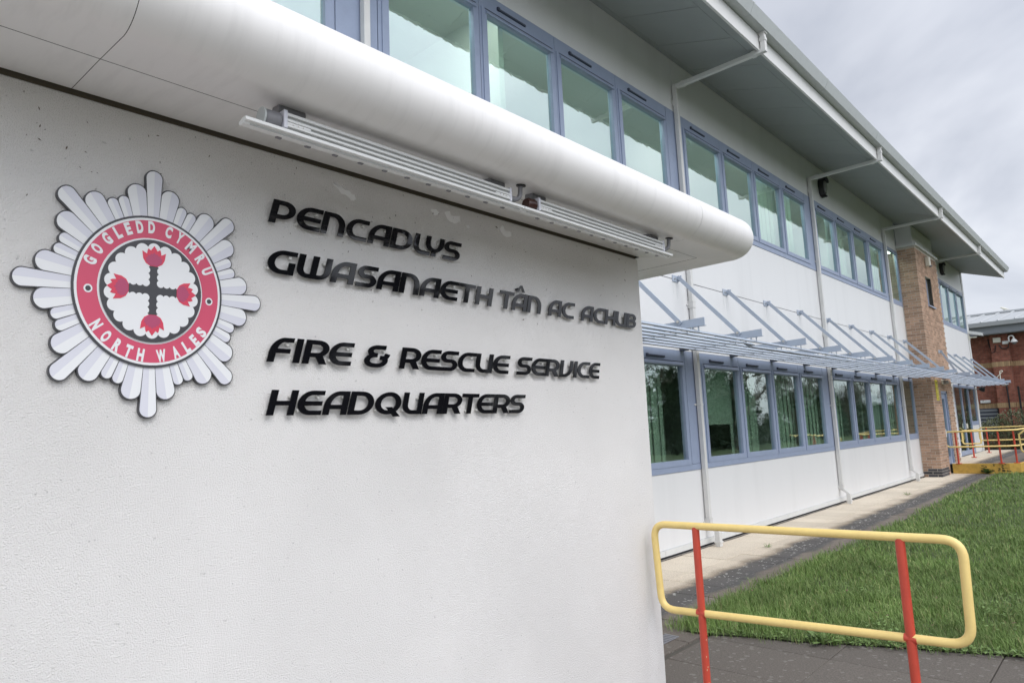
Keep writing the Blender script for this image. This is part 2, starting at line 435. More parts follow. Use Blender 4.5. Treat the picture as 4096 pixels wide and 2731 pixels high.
# ------------------------------------------------------------------ mesh helpers
class MB:
    def __init__(self): self.v, self.f, self.m = [], [], []
    def add(self, vs, fs, mi=0):
        k = len(self.v)
        self.v += [tuple(p) for p in vs]
        for f in fs:
            self.f.append([k+i for i in f]); self.m.append(mi)
        return self
    def box(self, x0, x1, y0, y1, z0, z1, mi=0, c=0):
        """box; c = edge chamfer"""
        if c <= 0:
            return self.add([(x, y, z) for x in (x0, x1) for y in (y0, y1) for z in (z0, z1)],
                     [(0, 1, 3, 2), (4, 6, 7, 5), (0, 4, 5, 1), (2, 3, 7, 6), (0, 2, 6, 4), (1, 5, 7, 3)], mi)
        bm = bmesh.new()
        bmesh.ops.create_cube(bm, size=1)
        for v in bm.verts:
            v.co = Vector((x0+(v.co.x+.5)*(x1-x0), y0+(v.co.y+.5)*(y1-y0), z0+(v.co.z+.5)*(z1-z0)))
        bmesh.ops.bevel(bm, geom=bm.edges[:], offset=c, segments=1, affect='EDGES')
        bm.verts.index_update()
        self.add([v.co[:] for v in bm.verts], [[v.index for v in f.verts] for f in bm.faces], mi)
        bm.free()
        return self
    def prism(self, poly, y0, y1, mi=0, axis='y'):
        """poly of (a, b) extruded along axis; axis y: (x, z); axis x: (y, z); axis z: (x, y)"""
        n = len(poly)
        def P(a, b, t): return {'y': (a, t, b), 'x': (t, a, b), 'z': (a, b, t)}[axis]
        vs = [P(a, b, y0) for a, b in poly]+[P(a, b, y1) for a, b in poly]
        fs = [list(range(n)), list(range(2*n-1, n-1, -1))]+[(i, (i+1) % n, n+(i+1) % n, n+i) for i in range(n)]
        return self.add(vs, fs, mi)
    def tube(self, path, r, n=10, mi=0, caps=True, taper=None):
        path = [Vector(p) for p in path]
        rings = []
        up = None
        for i, p in enumerate(path):
            d = ((path[min(i+1, len(path)-1)]-p).normalized()+(p-path[max(i-1, 0)]).normalized())
            if d.length < 1e-6: d = path[min(i+1, len(path)-1)]-path[max(i-1, 0)]
            d.normalize()
            if up is None:
                up = d.orthogonal().normalized()
            up = (up-d*up.dot(d))
            up = up.normalized() if up.length > 1e-6 else d.orthogonal().normalized()
            s = d.cross(up)
            rr = r if taper is None else r*taper[i]
            rings.append([p+(up*math.cos(2*math.pi*k/n)+s*math.sin(2*math.pi*k/n))*rr for k in range(n)])
        vs = [q for ring in rings for q in ring]
        fs = []
        for i in range(len(path)-1):
            for k in range(n):
                fs.append((i*n+k, i*n+(k+1) % n, (i+1)*n+(k+1) % n, (i+1)*n+k))
        if caps: fs += [list(range(n-1, -1, -1)), list(range((len(path)-1)*n, len(path)*n))]
        return self.add(vs, fs, mi)
    def cyl(self, a, b, r, n=16, mi=0): return self.tube([a, b], r, n, mi)
    def mesh(self, name, mats, off=(0, 0, 0), smooth=False):
        me = bpy.data.meshes.new(name)
        me.from_pydata([(a-off[0], b-off[1], c-off[2]) for a, b, c in self.v], [], self.f)
        for m in (mats if isinstance(mats, (list, tuple)) else [mats]): me.materials.append(m)
        me.polygons.foreach_set('material_index', self.m)
        bm = bmesh.new(); bm.from_mesh(me)
        bmesh.ops.recalc_face_normals(bm, faces=bm.faces[:])
        bm.to_mesh(me); bm.free()
        if smooth:
            me.polygons.foreach_set('use_smooth', [True]*len(me.polygons))
            try: me.set_sharp_from_angle(angle=R(40))
            except Exception: pass
        me.update()
        return me

def root_off(o):
    p = Vector((0, 0, 0))
    while o is not None:
        p += o.location; o = o.parent
    return p

def part(name, mb, mats, parent=None, smooth=False, label=None, kind=None):
    off = root_off(parent)
    if mats is M['glass']:          # the coating sits on the outer face; the back and the edges are plain clear glass
        mats = [M['glass'], M['clearglass']]
        mb.m = [0 if i == 2 else 1 for i in range(len(mb.m))]
    me = mb if isinstance(mb, bpy.types.Mesh) else mb.mesh(name, mats, off, smooth)
    o = bpy.data.objects.new(name, me)
    COL.objects.link(o)
    o.parent = parent
    if label: o['label'] = label
    if kind: o['kind'] = kind
    return o

def tag(o, label, cat, group=None):
    o['label'] = label; o['category'] = cat
    if group: o['group'] = group
    return o

def thing(name, label, cat, loc=(0, 0, 0), group=None):
    o = bpy.data.objects.new(name, None)
    COL.objects.link(o)
    o.location = loc
    o.empty_display_size = .1
    return tag(o, label, cat, group)

def inst(name, me, parent, loc, rot=None):
    o = bpy.data.objects.new(name, me)
    COL.objects.link(o)
    o.parent = parent
    o.location = Vector(loc)-root_off(parent)
    if rot: o.rotation_euler = rot
    return o

def arc(cx, cy, rx, ry, a0, a1, n=10):
    return [(cx+rx*math.cos(R(a0+(a1-a0)*i/n)), cy+ry*math.sin(R(a0+(a1-a0)*i/n))) for i in range(n+1)]

# ------------------------------------------------------------------ ground
def build_ground():
    g = MB().add([(-400, -400, G-.06), (900, -400, G-.06), (900, 500, G-.06), (-400, 500, G-.06)], [(0, 1, 2, 3)])
    part('ground', g, M['field'], kind='structure')
    # lawn between the two paths
    edge = [(5.10, 2.92), (5.11, 2.70), (5.25, 2.37), (5.29, 2.12), (5.44, 1.8), (5.55, 1.5), (5.68, 1.11), (5.79, .85), (6.05, -.2), (6.4, -2), (7, -5), (7.6, -9)]
    top = [(60, 3.12), (30, 3.12), (22, 3.12), (16, 3.08), (12, 3.0), (9, 3.02), (7, 3.08), (6.1, 3.05)]
    poly = edge[::-1]+top[::-1]+[(60, -9)]
    l = MB().add([(x, y, G+.012) for x, y in poly], [list(range(len(poly)))])
    part('lawn', l, M['soil'], kind='structure')
    rd = MB().add([(-60, -26, G-.03), (160, -26, G-.03), (160, -18, G-.03), (-60, -18, G-.03)], [(0, 1, 2, 3)])
    part('road', rd, M['road'], kind='structure')
    fc = MB().add([(-30, -17, G-.024), (5.0, -17, G-.024), (5.0, 2.4, G-.024), (-30, 2.4, G-.024)], [(0, 1, 2, 3)])
    part('bounce_forecourt', fc, M['bounce_forecourt'], kind='structure')  # unseen pale ground, added to bounce light onto the sign wall and canopy
    return edge, top
LAWN_EDGE, LAWN_TOP = build_ground()

def build_paving():
    bed = MB().box(3.9, 60, 2.7, 4.63, G-.055, G-.018)
    bed.box(2.2, 7.4, -9, 2.7, G-.054, G-.019)
    p = part('pavement', bed, M['bed'], kind='structure')
    rng = random.Random(3)
    me1 = MB().box(-.222, .222, -.297, .297, -.05, 0, c=.004).mesh('paving_slab', M['slab'])
    me2 = MB().box(-.299, .299, -.449, .449, -.05, 0, c=.004).mesh('paving_slab', M['slab'])
    n = 0
    x = 3.98
    while x < 31 and n < 190:
        for y in (4.26, 3.66, 3.06):
            o = inst('paving_slab', me1, p, (x+.225, y, G+rng.uniform(-.003, .002)), (rng.uniform(-.004, .004), rng.uniform(-.004, .004), 0))
            n += 1
        x += .4505
    y = 2.7-.452
    while y > -4:
        for i in range(8):
            o = inst('paving_slab', me2, p, (2.35+.6025*i, y, G-.001+rng.uniform(-.003, .003)), (rng.uniform(-.004, .004), rng.uniform(-.004, .004), 0))
            n += 1
        y -= .903
    # drain grating by the wall corner
    d = MB().box(4.60, 4.95, 2.88, 3.0, G+.001, G+.006)
    for i in range(9): d.box(4.62+i*.037, 4.64+i*.037, 2.885, 2.995, G+.006, G+.010)
    t = part('drain_grate', d, M['grey'])
    tag(t, 'small dark slotted drain grate set in paving beside the white wall corner', 'drain grate')
build_paving()

# ------------------------------------------------------------------ grass
def build_grass():
    import numpy as np
    rng = np.random.default_rng(5)
    def edge_x(y):
        ys = [b for a, b in LAWN_EDGE][::-1]; xs = [a for a, b in LAWN_EDGE][::-1]
        return np.interp(y, ys, xs)
    def top_y(x):
        xs = [a for a, b in LAWN_TOP][::-1]; ys = [b for a, b in LAWN_TOP][::-1]
        return np.interp(x, xs, ys)
    P = []
    for x0, x1, y0, y1, dens in ((5, 7, -1.5, 3.2, 8500), (7, 9, -1.5, 3.2, 5200), (9, 12, -2, 3.2, 2600), (12, 17, -2.5, 3.2, 1000), (17, 24, -3, 3.2, 480), (24, 34, -3, 2.2, 160)):
        n = int((x1-x0)*(y1-y0)*dens)
        x = rng.uniform(x0, x1, n); y = rng.uniform(y0, y1, n)
        ok = (x > edge_x(y)+rng.normal(.0, .06, n)) & (y < top_y(x)+rng.normal(0, .05, n)) & (x*.18 > -y-1.2)
        clump = np.sin(x*5.1+np.sin(y*3.3)*2)*np.sin(y*6.3+np.sin(x*2.7)*2)
        ok &= rng.uniform(-1.3, 1, n) < clump*.5+.5
        P.append(np.c_[x, y, clump][ok])
    P = np.concatenate(P)
    n = len(P)
    d = np.hypot(P[:, 0], P[:, 1])
    h = (.054+.028*rng.random(n)+.018*P[:, 2])*rng.uniform(.55, 1.4, n)
    w = np.clip(.0017*d/6, .0016, .010)*rng.uniform(.7, 1.3, n)
    az = rng.uniform(0, 2*np.pi, n)
    lean = rng.uniform(.15, 1.0, n)
    ld = np.where(rng.random(n) < .55, .7+.7*rng.normal(size=n), rng.uniform(0, 2*np.pi, n))
    # 3 segments : base pair, mid pair, tip
    bx, by = np.cos(az)*w, np.sin(az)*w
    lx, ly = np.cos(ld)*lean*h, np.sin(ld)*lean*h
    z0 = G+.008
    V = np.zeros((n, 5, 3), 'f4')
    V[:, 0] = np.c_[P[:, 0]-bx, P[:, 1]-by, np.full(n, z0)]
    V[:, 1] = np.c_[P[:, 0]+bx, P[:, 1]+by, np.full(n, z0)]
    V[:, 2] = np.c_[P[:, 0]-bx*.8+lx*.35, P[:, 1]-by*.8+ly*.35, z0+h*.6]
    V[:, 3] = np.c_[P[:, 0]+bx*.8+lx*.35, P[:, 1]+by*.8+ly*.35, z0+h*.6]
    V[:, 4] = np.c_[P[:, 0]+lx, P[:, 1]+ly, z0+h*(1-.3*lean)]
    k = np.arange(n)[:, None]*5
    T = np.concatenate([k+np.array([[0, 1, 3]]), k+np.array([[0, 3, 2]]), k+np.array([[2, 3, 4]])], 1).reshape(-1, 3)
    me = bpy.data.meshes.new('lawn_grass')
    me.vertices.add(n*5); me.vertices.foreach_set('co', V.reshape(-1))
    me.loops.add(len(T)*3); me.loops.foreach_set('vertex_index', T.reshape(-1).astype('i4'))
    me.polygons.add(len(T)); me.polygons.foreach_set('loop_start', np.arange(len(T), dtype='i4')*3)
    me.polygons.foreach_set('loop_total', np.full(len(T), 3, 'i4'))
    me.materials.append(M['leaf'])
    me.update(calc_edges=True)
    o = bpy.data.objects.new('lawn_grass', me)
    COL.objects.link(o)
    o['kind'] = 'stuff'
    print('grass blades', n)
build_grass()

def leaf_poly(mb, base, d, up, ln, wd, mi=0):
    """one folded leaf: 4 triangles"""
    base, d, up = Vector(base), Vector(d).normalized(), Vector(up)
    s = d.cross(up).normalized()
    m = base+d*ln*.5+up*ln*.10
    t = base+d*ln
    mb.add([base, m-s*wd*.5-up*.004, t, m+s*wd*.5-up*.004, m], [(0, 1, 4), (1, 2, 4), (2, 3, 4), (3, 0, 4)], mi)

def build_weeds():
    rng = random.Random(4)
    def clump(name, label, x, y, n, ln, wd, kind):
        mb = MB()
        for i in range(n):
            a = rng.uniform(0, 2*math.pi); el = rng.uniform(.1, .9)
            d = Vector((math.cos(a)*math.cos(el), math.sin(a)*math.cos(el), math.sin(el)))
            leaf_poly(mb, (x+rng.uniform(-.01, .01), y+rng.uniform(-.01, .01), G+.006), d, (0, 0, 1), ln*rng.uniform(.6, 1.2), wd*rng.uniform(.7, 1.2))
        return tag(part(name, mb, M['weed']), label, kind)
    clump('dock_plant', 'broad leaved green dock plant growing at the lawn edge below the yellow rail', 5.36, 1.93, 16, .16, .045, 'weed')
    clump('grass_tuft', 'tiny green grass tuft growing between the pale flags near the downpipe', 9.05, 3.86, 24, .07, .006, 'grass tuft')
    clump('grass_tuft', 'little grass tuft in the pale flags far along the path before the pier', 16.3, 3.85, 24, .10, .012, 'grass tuft')
    clump('grass_tuft', 'low weed at the foot of the worn yellow kerb', 22.78, 3.35, 40, .22, .06, 'weed')
    for x, y, lab in ((5.62, 1.42, 'white fallen petal lying in the grass behind the middle of the lower yellow rail'), (5.72, 1.12, 'white fallen petal lying in the grass beside the right red post')):
        mb = MB()
        leaf_poly(mb, (x, y, G+.075), (1, .5, .1), (0, 0, 1), .03, .02)
        leaf_poly(mb, (x, y, G+.075), (-.6, 1, .3), (0, 0, 1), .025, .018)
        tag(part('petal', mb, M['petal']), lab, 'petal')
    mb = MB()
    for i in range(420):
        t = rng.random()
        x = 5.12+t*.75+rng.uniform(-.05, .10); y = 2.75-2.3*t+rng.uniform(-.05, .1)
        a = rng.uniform(0, 6.28)
        leaf_poly(mb, (x, y, G+.01+rng.random()*.03), (math.cos(a), math.sin(a), rng.uniform(.1, .6)), (0, 0, 1), rng.uniform(.02, .05), rng.uniform(.015, .03))
    for c in range(34):
        cx, cy = 5.6+rng.random()**1.7*6, rng.uniform(-1.0, 2.8)
        for i in range(rng.randint(14, 45)):
            a = rng.uniform(0, 6.28)
            x = cx+rng.gauss(0, .10); y = cy+rng.gauss(0, .10)
            leaf_poly(mb, (x, y, G+.03+rng.random()*.05), (math.cos(a), math.sin(a), rng.uniform(-.1, .5)), (0, 0, 1), rng.uniform(.018, .045), rng.uniform(.012, .026))
    part('ground_cover', mb, M['weed'], kind='stuff')
    mb = MB()
    for i in range(46):
        x, y = 5.3+rng.random()**1.6*6, rng.uniform(-.8, 2.9)
        a = rng.uniform(0, 6.28)
        leaf_poly(mb, (x, y, G+.05+rng.random()*.04), (math.cos(a), math.sin(a), rng.uniform(-.2, .4)), (0, 0, 1), rng.uniform(.02, .05), rng.uniform(.015, .03))
    part('leaf_litter', mb, M['brown'], kind='stuff')
build_weeds()

# ------------------------------------------------------------------ the office building
PIPES = [-2.32, 3.25, 8.81, 14.42, 19.96]
XEND = 31.25
ZB, ZS1, ZH1, ZJ, ZS2, ZH2, ZSOF = -1.515, -.586, 1.04, 2.05, 3.058, 4.645, 5.49
bld = thing('office_building', 'long white two storey office building with blue window bands and deep eaves', 'building', (14, FAC, G))
SASH = [(.20, 1.50, .32, 1.41), (1.50, 2.76, 1.61, 2.67), (2.76, 4.03, 2.86, 3.93), (4.03, 5.33, 4.15, 5.23)]

def frame_ring(mb, x0, x1, z0, z1, gx0, gx1, gz0, gz1, yf, yb):
    mb.box(x0, x1, yf, yb, z0, gz0).box(x0, x1, yf, yb, gz1, z1)
    mb.box(x0, gx0, yf, yb, gz0, gz1).box(gx1, x1, yf, yb, gz0, gz1)

def make_window(x0, x1, gx0, gx1, zs, zh, gz0, gz1, vent=True, hood=True, blind=None, lower=False):
    """one casement: outer frame > pane, raised opening sash, drip hood, trickle vent"""
    mb = MB()
    frame_ring(mb, x0+.004, x1-.004, zs+.08, zh, gx0-.012, gx1+.012, gz0-.012, gz1+.012, FAC-.004, FAC+.06)
    w = part('window', mb, M['frame'], bld)
    sb = MB()
    frame_ring(sb, gx0-.075, gx1+.075, gz0-.072, gz1+.075, gx0, gx1, gz0, gz1, FAC-.016, FAC+.05)
    part('sash', sb, M['frame'], w)
    part('pane', MB().box(gx0-.005, gx1+.005, FAC+.022, FAC+.030, gz0-.005, gz1+.005), M['glass'], w)
    if hood:
        h = MB().prism([(FAC-.045, gz1+.012), (FAC-.016, gz1+.058), (FAC-.016, gz1+.005), (FAC-.040, gz1+.002)], gx0-.02, gx1+.03, axis='x')
        part('drip_hood', h, M['frame'], w)
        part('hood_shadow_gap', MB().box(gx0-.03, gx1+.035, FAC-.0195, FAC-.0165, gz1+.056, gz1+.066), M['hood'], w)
    if vent:
        cx = (gx0+gx1)/2-.12
        v = MB().box(cx-.22, cx+.22, FAC-.022, FAC-.004, zh-.115, zh-.090, c=.004).box(cx-.24, cx-.205, FAC-.026, FAC-.004, zh-.118, zh-.082)
        part('trickle_vent', v, M['hood'], w)
    if blind == 'roller':
        part('roller_blind', MB().box(gx0, gx1, FAC+.12, FAC+.124, gz0+.46, gz1+.05).cyl((gx0, FAC+.122, gz0+.46), (gx1, FAC+.122, gz0+.46), .012, 8), M['blind'], w)
    elif blind:
        vb = MB()
        a, b = {'full': (0, 1), 'left': (-.3, .62), 'right': (.5, 1)}[blind]
        x = gx0+(gx1-gx0)*a
        while x < gx0+(gx1-gx0)*b:
            vb.box(x, x+.0935, FAC+.13+.012*math.sin(x*31), FAC+.133+.012*math.sin(x*31), gz0-.1, gz1+.1)
            x += .095
        part('vertical_blind', vb, M['blind'], w)
    return w

def build_bays():
    ends = PIPES[1:]+[None]
    for i, p in enumerate(PIPES[:-1]):
        q = PIPES[i+1]
        # cladding sheets with open joints at the downpipes and at mid height
        for z0, z1 in ((ZB, ZS1-.004), (ZH1+.004, ZJ-.006), (ZJ+.006, ZS2-.004), (ZH2+.004, ZSOF+.05)):
            part('cladding_panel', MB().box(p+.038, q+.030, FAC, FAC+.08, z0, z1), M['cladding'], bld)
        for up in (0, 1):
            zs, zh = (ZS2, ZH2) if up else (ZS1, ZH1)
            gz0, gz1 = (3.222, 4.395) if up else (-.437, .825)
            # continuous sill sections and the jamb fillers beside the pipes
            part('sill', MB().box(p+.06, p+2.755, FAC-.010, FAC+.06, zs, zs+.076), M['frame'], bld)
            part('sill', MB().box(p+2.761, q+.02, FAC-.010, FAC+.06, zs, zs+.076), M['frame'], bld)
            part('jamb', MB().box(p+.06, p+.196, FAC-.002, FAC+.06, zs+.08, zh), M['frame'], bld)
            part('jamb', MB().box(p+5.334, q+.02, FAC-.006, FAC+.06, zs+.08, zh), M['frame'], bld)
            for k, (a, b, c, d) in enumerate(SASH):
                bl = None
                if up and i == 2: bl = (None, None, 'full', 'left')[k]
                if up and i == 1 and k == 0: bl = None
                if up and i == 3: bl = (None, 'left', None, 'right')[k]
                if not up and i == 1: bl = 'left' if k == 3 else 'full'
                if not up and i == 2: bl = ('roller', 'left', 'full', 'full')[k]
                if not up and i == 3: bl = ('left', None, 'right', 'full')[k]
                make_window(p+a, p+b, p+c, p+d, zs, zh, gz0, gz1, blind=bl, lower=not up)
    # short bay between the last pipe and the brick pier
    p, q = PIPES[-1], 21.36
    for z0, z1 in ((ZB, ZS1-.004), (ZH1+.004, ZJ-.006), (ZJ+.006, ZS2-.004), (ZH2+.004, ZSOF+.05)):
        part('cladding_panel', MB().box(p+.038, q, FAC, FAC+.08, z0, z1), M['cladding'], bld)
    for zs, zh, g0, g1 in ((ZS2, ZH2, 3.19, 4.56), (ZS1, ZH1, -.44, .97)):
        mb = MB()
        frame_ring(mb, p+.06, q-.002, zs, zh, p+.22, q-.07, g0, g1, FAC-.006, FAC+.06)
        w = part('window', mb, M['frame'], bld)
        part('pane', MB().box(p+.215, q-.065, FAC+.022, FAC+.030, g0-.005, g1+.005), M['glass'], w)
    # beyond the pier
    a, b = 24.05, XEND
    for x0, x1, z0, z1 in ((a, 30.92, ZH1+.06, ZJ-.006), (a, 30.92, ZJ+.006, ZS2-.004), (a, 30.92, ZH2+.004, ZSOF+.05), (a, 26.9, G+.2, ZH1)):
        part('cladding_panel', MB().box(x0, x1, FAC, FAC+.08, z0, z1), M['cladding'], bld)
    for k, (x0, x1) in enumerate(((24.0, 25.36), (25.36, 26.72), (26.72, 28.08), (28.08, 29.48), (29.48, 30.88))):
        make_window(x0, x1, x0+.09, x1-.09, ZS2-.08, ZH2, 3.20, 4.47)
    part('sill', MB().box(a, 30.9, FAC-.01, FAC+.06, ZS2, ZS2+.076), M['frame'], bld)
    for k, (x0, x1, z0, hand) in enumerate(((26.9, 28.2, -1.33, 0), (28.2, 29.52, -1.33, 1), (29.52, 30.86, -.36, 0))):
        mb = MB()
        frame_ring(mb, x0+.003, x1-.003, z0-.02, ZH1, x0+.07, x1-.07, z0+.12, .94, FAC-.006, FAC+.06)
        w = part('glazed_door' if k < 2 else 'window', mb, M['frame'], bld)
        part('pane', MB().box(x0+.065, x1-.065, FAC+.022, FAC+.030, z0+.115, .945), M['glass'], w)
        if hand:
            part('door_handle', MB().box(x0+.01, x0+.16, FAC-.05, FAC-.006, -.47, -.30, c=.01), M['cream'], w)
    part('cladding_panel', MB().box(29.55, 30.88, FAC, FAC+.07, -1.36, -.385), M['trim'], bld)
    part('cladding_panel', MB().box(a, 30.92, FAC+.002, FAC+.08, ZH1+.002, ZH1+.056), M['trim'], bld)
    cp = MB().box(30.95, XEND, FAC-.012, FAC+.28, G, 1.1).box(30.95, XEND, FAC-.012, FAC+.28, 1.106, ZS2).box(30.95, XEND, FAC-.012, FAC+.28, ZS2+.006, ZSOF+.1)
    part('corner_trim', cp, M['trim'], bld)
    # dirty runs of rainwater on the white sheets
    rng = random.Random(11)
    # base trim and blue brick plinth
    for i in range(-1, 12):
        x0 = 2.0*i-2.3; x1 = min(x0+1.994, 21.36)
        if x0 < 21: part('base_trim', MB().box(x0, x1, FAC-.022, FAC+.06, -1.588, ZB-.003), M['trim'], bld)
    pl = part('plinth', MB().box(-3, 21.4, FAC+.02, FAC+.12, G-.05, -1.55), M['mortar'], bld)
    bm_ = MB().box(-.1075, .1075, -.05, .05, -.0325, .0325).mesh('brick', M['bluebrick'])
    x = 4.2
    while x < 21.3:
        inst('brick', bm_, pl, (x, FAC+.064, -1.592))
        x += .225
build_bays()

def build_shell():
    """back of the building, floors, roof: what the windows look into"""
    mb = MB().box(-6, XEND, 13.0, 13.1, G, 6.4).box(XEND-.1, XEND-.02, FAC+.25, 13, G, 6.2).box(-6.1, -6, FAC+.1, 13, G, 6.2)
    part('outer_wall', mb, M['cladding'], bld)
    part('interior_partition', MB().box(-6, XEND-.1, 6.6, 6.66, G, 5.4).box(5.2, 5.28, FAC+.15, 6.6, G, 5.4).box(17, 17.08, FAC+.15, 6.6, G, 5.4).box(25.4, 25.5, FAC+.15, 6.6, G, 5.4), M['inside'], bld)
    part('interior_ceiling', MB().box(-6, XEND-.1, FAC+.1, 9, 4.75, 4.8).box(-6, XEND-.1, FAC+.1, 9, 1.15, 1.2), M['ceil'], bld)
    # strip lights added mostly out of view by the ceiling to brighten upstairs rooms
    x = -1.2
    while x < 30:
        if abs(x-5.2) > .8 and abs(x-17) > .8 and abs(x-25.4) > .8:
            f = part('ceiling_fill_light', MB().box(x-.62, x+.62, 4.715, 4.905, 4.70, 4.748), M['trim'], bld)
            part('fill_light_tube', MB().box(x-.58, x+.58, 4.73, 4.89, 4.692, 4.699), M['tube'], f)
        x += 1.85
    part('interior_floor', MB().box(-6, XEND-.1, FAC+.1, 9, 2.2, 2.4).box(-6, XEND-.1, FAC+.09, 13, G, -1.45), M['carpet'], bld)
    rf = MB().add([(-6, 3.12, 5.40), (XEND+.1, 3.12, 5.40), (XEND+.1, 13.4, 8.3), (-6, 13.4, 8.3), (-6, 3.2, 5.34), (XEND+.1, 3.2, 5.34), (XEND+.1, 13.4, 8.2), (-6, 13.4, 8.2)],
                  [(0, 1, 2, 3), (7, 6, 5, 4), (0, 4, 5, 1), (1, 5, 6, 2), (2, 6, 7, 3), (3, 7, 4, 0)])
    part('roof', rf, M['gutter'], bld)
build_shell()

YF = 3.27                     # fascia plane
def sof_z(y): return 5.045+(y-YF)*(ZSOF-5.045)/(FAC-YF)
def build_eaves():
    def strip(x0, x1, y0, y1, t=.02):
        mb = MB()
        z0, z1 = sof_z(y0), sof_z(y1)
        return mb.add([(x0, y0, z0), (x1, y0, z0), (x1, y1, z1), (x0, y1, z1), (x0, y0, z0+t), (x1, y0, z0+t), (x1, y1, z1+t), (x0, y1, z1+t)],
                      [(0, 1, 2, 3), (7, 6, 5, 4), (0, 4, 5, 1), (1, 5, 6, 2), (2, 6, 7, 3), (3, 7, 4, 0)])
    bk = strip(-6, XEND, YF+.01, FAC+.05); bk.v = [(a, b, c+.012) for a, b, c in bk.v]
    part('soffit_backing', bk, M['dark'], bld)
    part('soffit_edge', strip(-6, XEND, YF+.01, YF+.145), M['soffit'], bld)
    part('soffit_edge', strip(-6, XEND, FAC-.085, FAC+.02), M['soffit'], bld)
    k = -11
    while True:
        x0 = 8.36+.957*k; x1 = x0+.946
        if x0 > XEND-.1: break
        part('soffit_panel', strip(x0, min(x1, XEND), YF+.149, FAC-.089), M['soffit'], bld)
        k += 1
    part('fascia', MB().box(-6, XEND+.02, YF-.02, YF+.012, 5.03, 5.262), M['fascia'], bld)
    part('verge', MB().prism([(YF+.013, 5.05), (FAC+.3, ZSOF+.13), (FAC+.3, 5.95), (YF+.013, 5.33)], XEND, XEND+.02, axis='x'), M['fascia'], bld)
    # box gutter in lengths
    x = -5.88
    while x < XEND:
        x1 = min(x+2.838, XEND+.12)
        prof = [(YF+.005, 5.270), (3.135, 5.278), (3.075, 5.418), (3.085, 5.428), (3.20, 5.43), (YF+.005, 5.40)]
        g = part('gutter_length', MB().prism(prof, x, x1, axis='x'), M['gutter'], bld)
        pj = [(YF+.003, 5.266), (3.132, 5.274), (3.071, 5.419), (3.071, 5.432), (3.2, 5.434), (YF+.003, 5.41)]
        if x1 < XEND: part('gutter_joint', MB().prism(pj, x1-.012, x1+.012, axis='x'), M['gutter'], g)
        x = x1+.004
build_eaves()

def build_pipes():
    h = .0325
    for i, p in enumerate(PIPES+[25.55]):
        c = p+.035
        y0, y1 = FAC-.082, FAC-.017
        mb = MB()
        zt = 5.02
        mb.box(c-h, c+h, y0, y1, -1.36, zt+.04, c=.005)
        # arm under the soffit and swan neck up to the gutter outlet
        mb.box(c-h, c+h, 3.235, y0-.001, zt-.03, zt+.034, c=.005)
        mb.box(c-h, c+h, 3.165, 3.2345, zt-.03, 5.30, c=.005)
        dp = part('downpipe', mb, M['pipe'], bld)
        # foot offset and shoe
        sh = MB().box(c-h-.004, c+h+.004, 4.40, 4.475, G+.002, -1.42, c=.005)
        sh.add([(c-h, 4.41, -1.42), (c+h, 4.41, -1.42), (c+h, 4.475, -1.42), (c-h, 4.475, -1.42), (c-h, y0, -1.33), (c+h, y0, -1.33), (c+h, y1, -1.33), (c-h, y1, -1.33)],
               [(0, 1, 5, 4), (1, 2, 6, 5), (2, 3, 7, 6), (3, 0, 4, 7), (0, 3, 2, 1), (4, 5, 6, 7)])
        sh.box(c-h-.009, c+h+.009, 4.392, 4.483, G+.05, G+.075)
        part('shoe', sh, M['pipe'], dp)
        for z in (-1.30, .30, 1.72, 3.25, 4.78):
            e = .007 if z in (-1.30, 1.72, 4.78) else .004
            zz = .05 if e > .005 else .014
            mb = MB().box(c-h-e, c+h+e, y0-e, y1+.014, z-zz, z+zz, c=.003)
            if e > .005: mb.box(c-h-e-.003, c+h+e+.003, y0-e-.003, y1+.014, z+zz-.014, z+zz)
            mb.cyl((c-h-.03, y1, z), (c-h-.03, y1+.016, z), .014, 8)
            part('pipe_clip', mb, M['pipe'], dp)
        for y, n in ((3.34, .03), (4.42, .022)):
            part('pipe_clip', MB().box(c-h-.006, c+h+.006, y-n, y+n, zt-.036, zt+.040, c=.003), M['pipe'], dp)
        part('pipe_clip', MB().box(c-h-.006, c+h+.006, 3.158, 3.242, 5.15, 5.20, c=.003).box(c-h-.012, c+h+.012, 3.15, 3.25, 5.255, 5.268), M['pipe'], dp)
build_pipes()

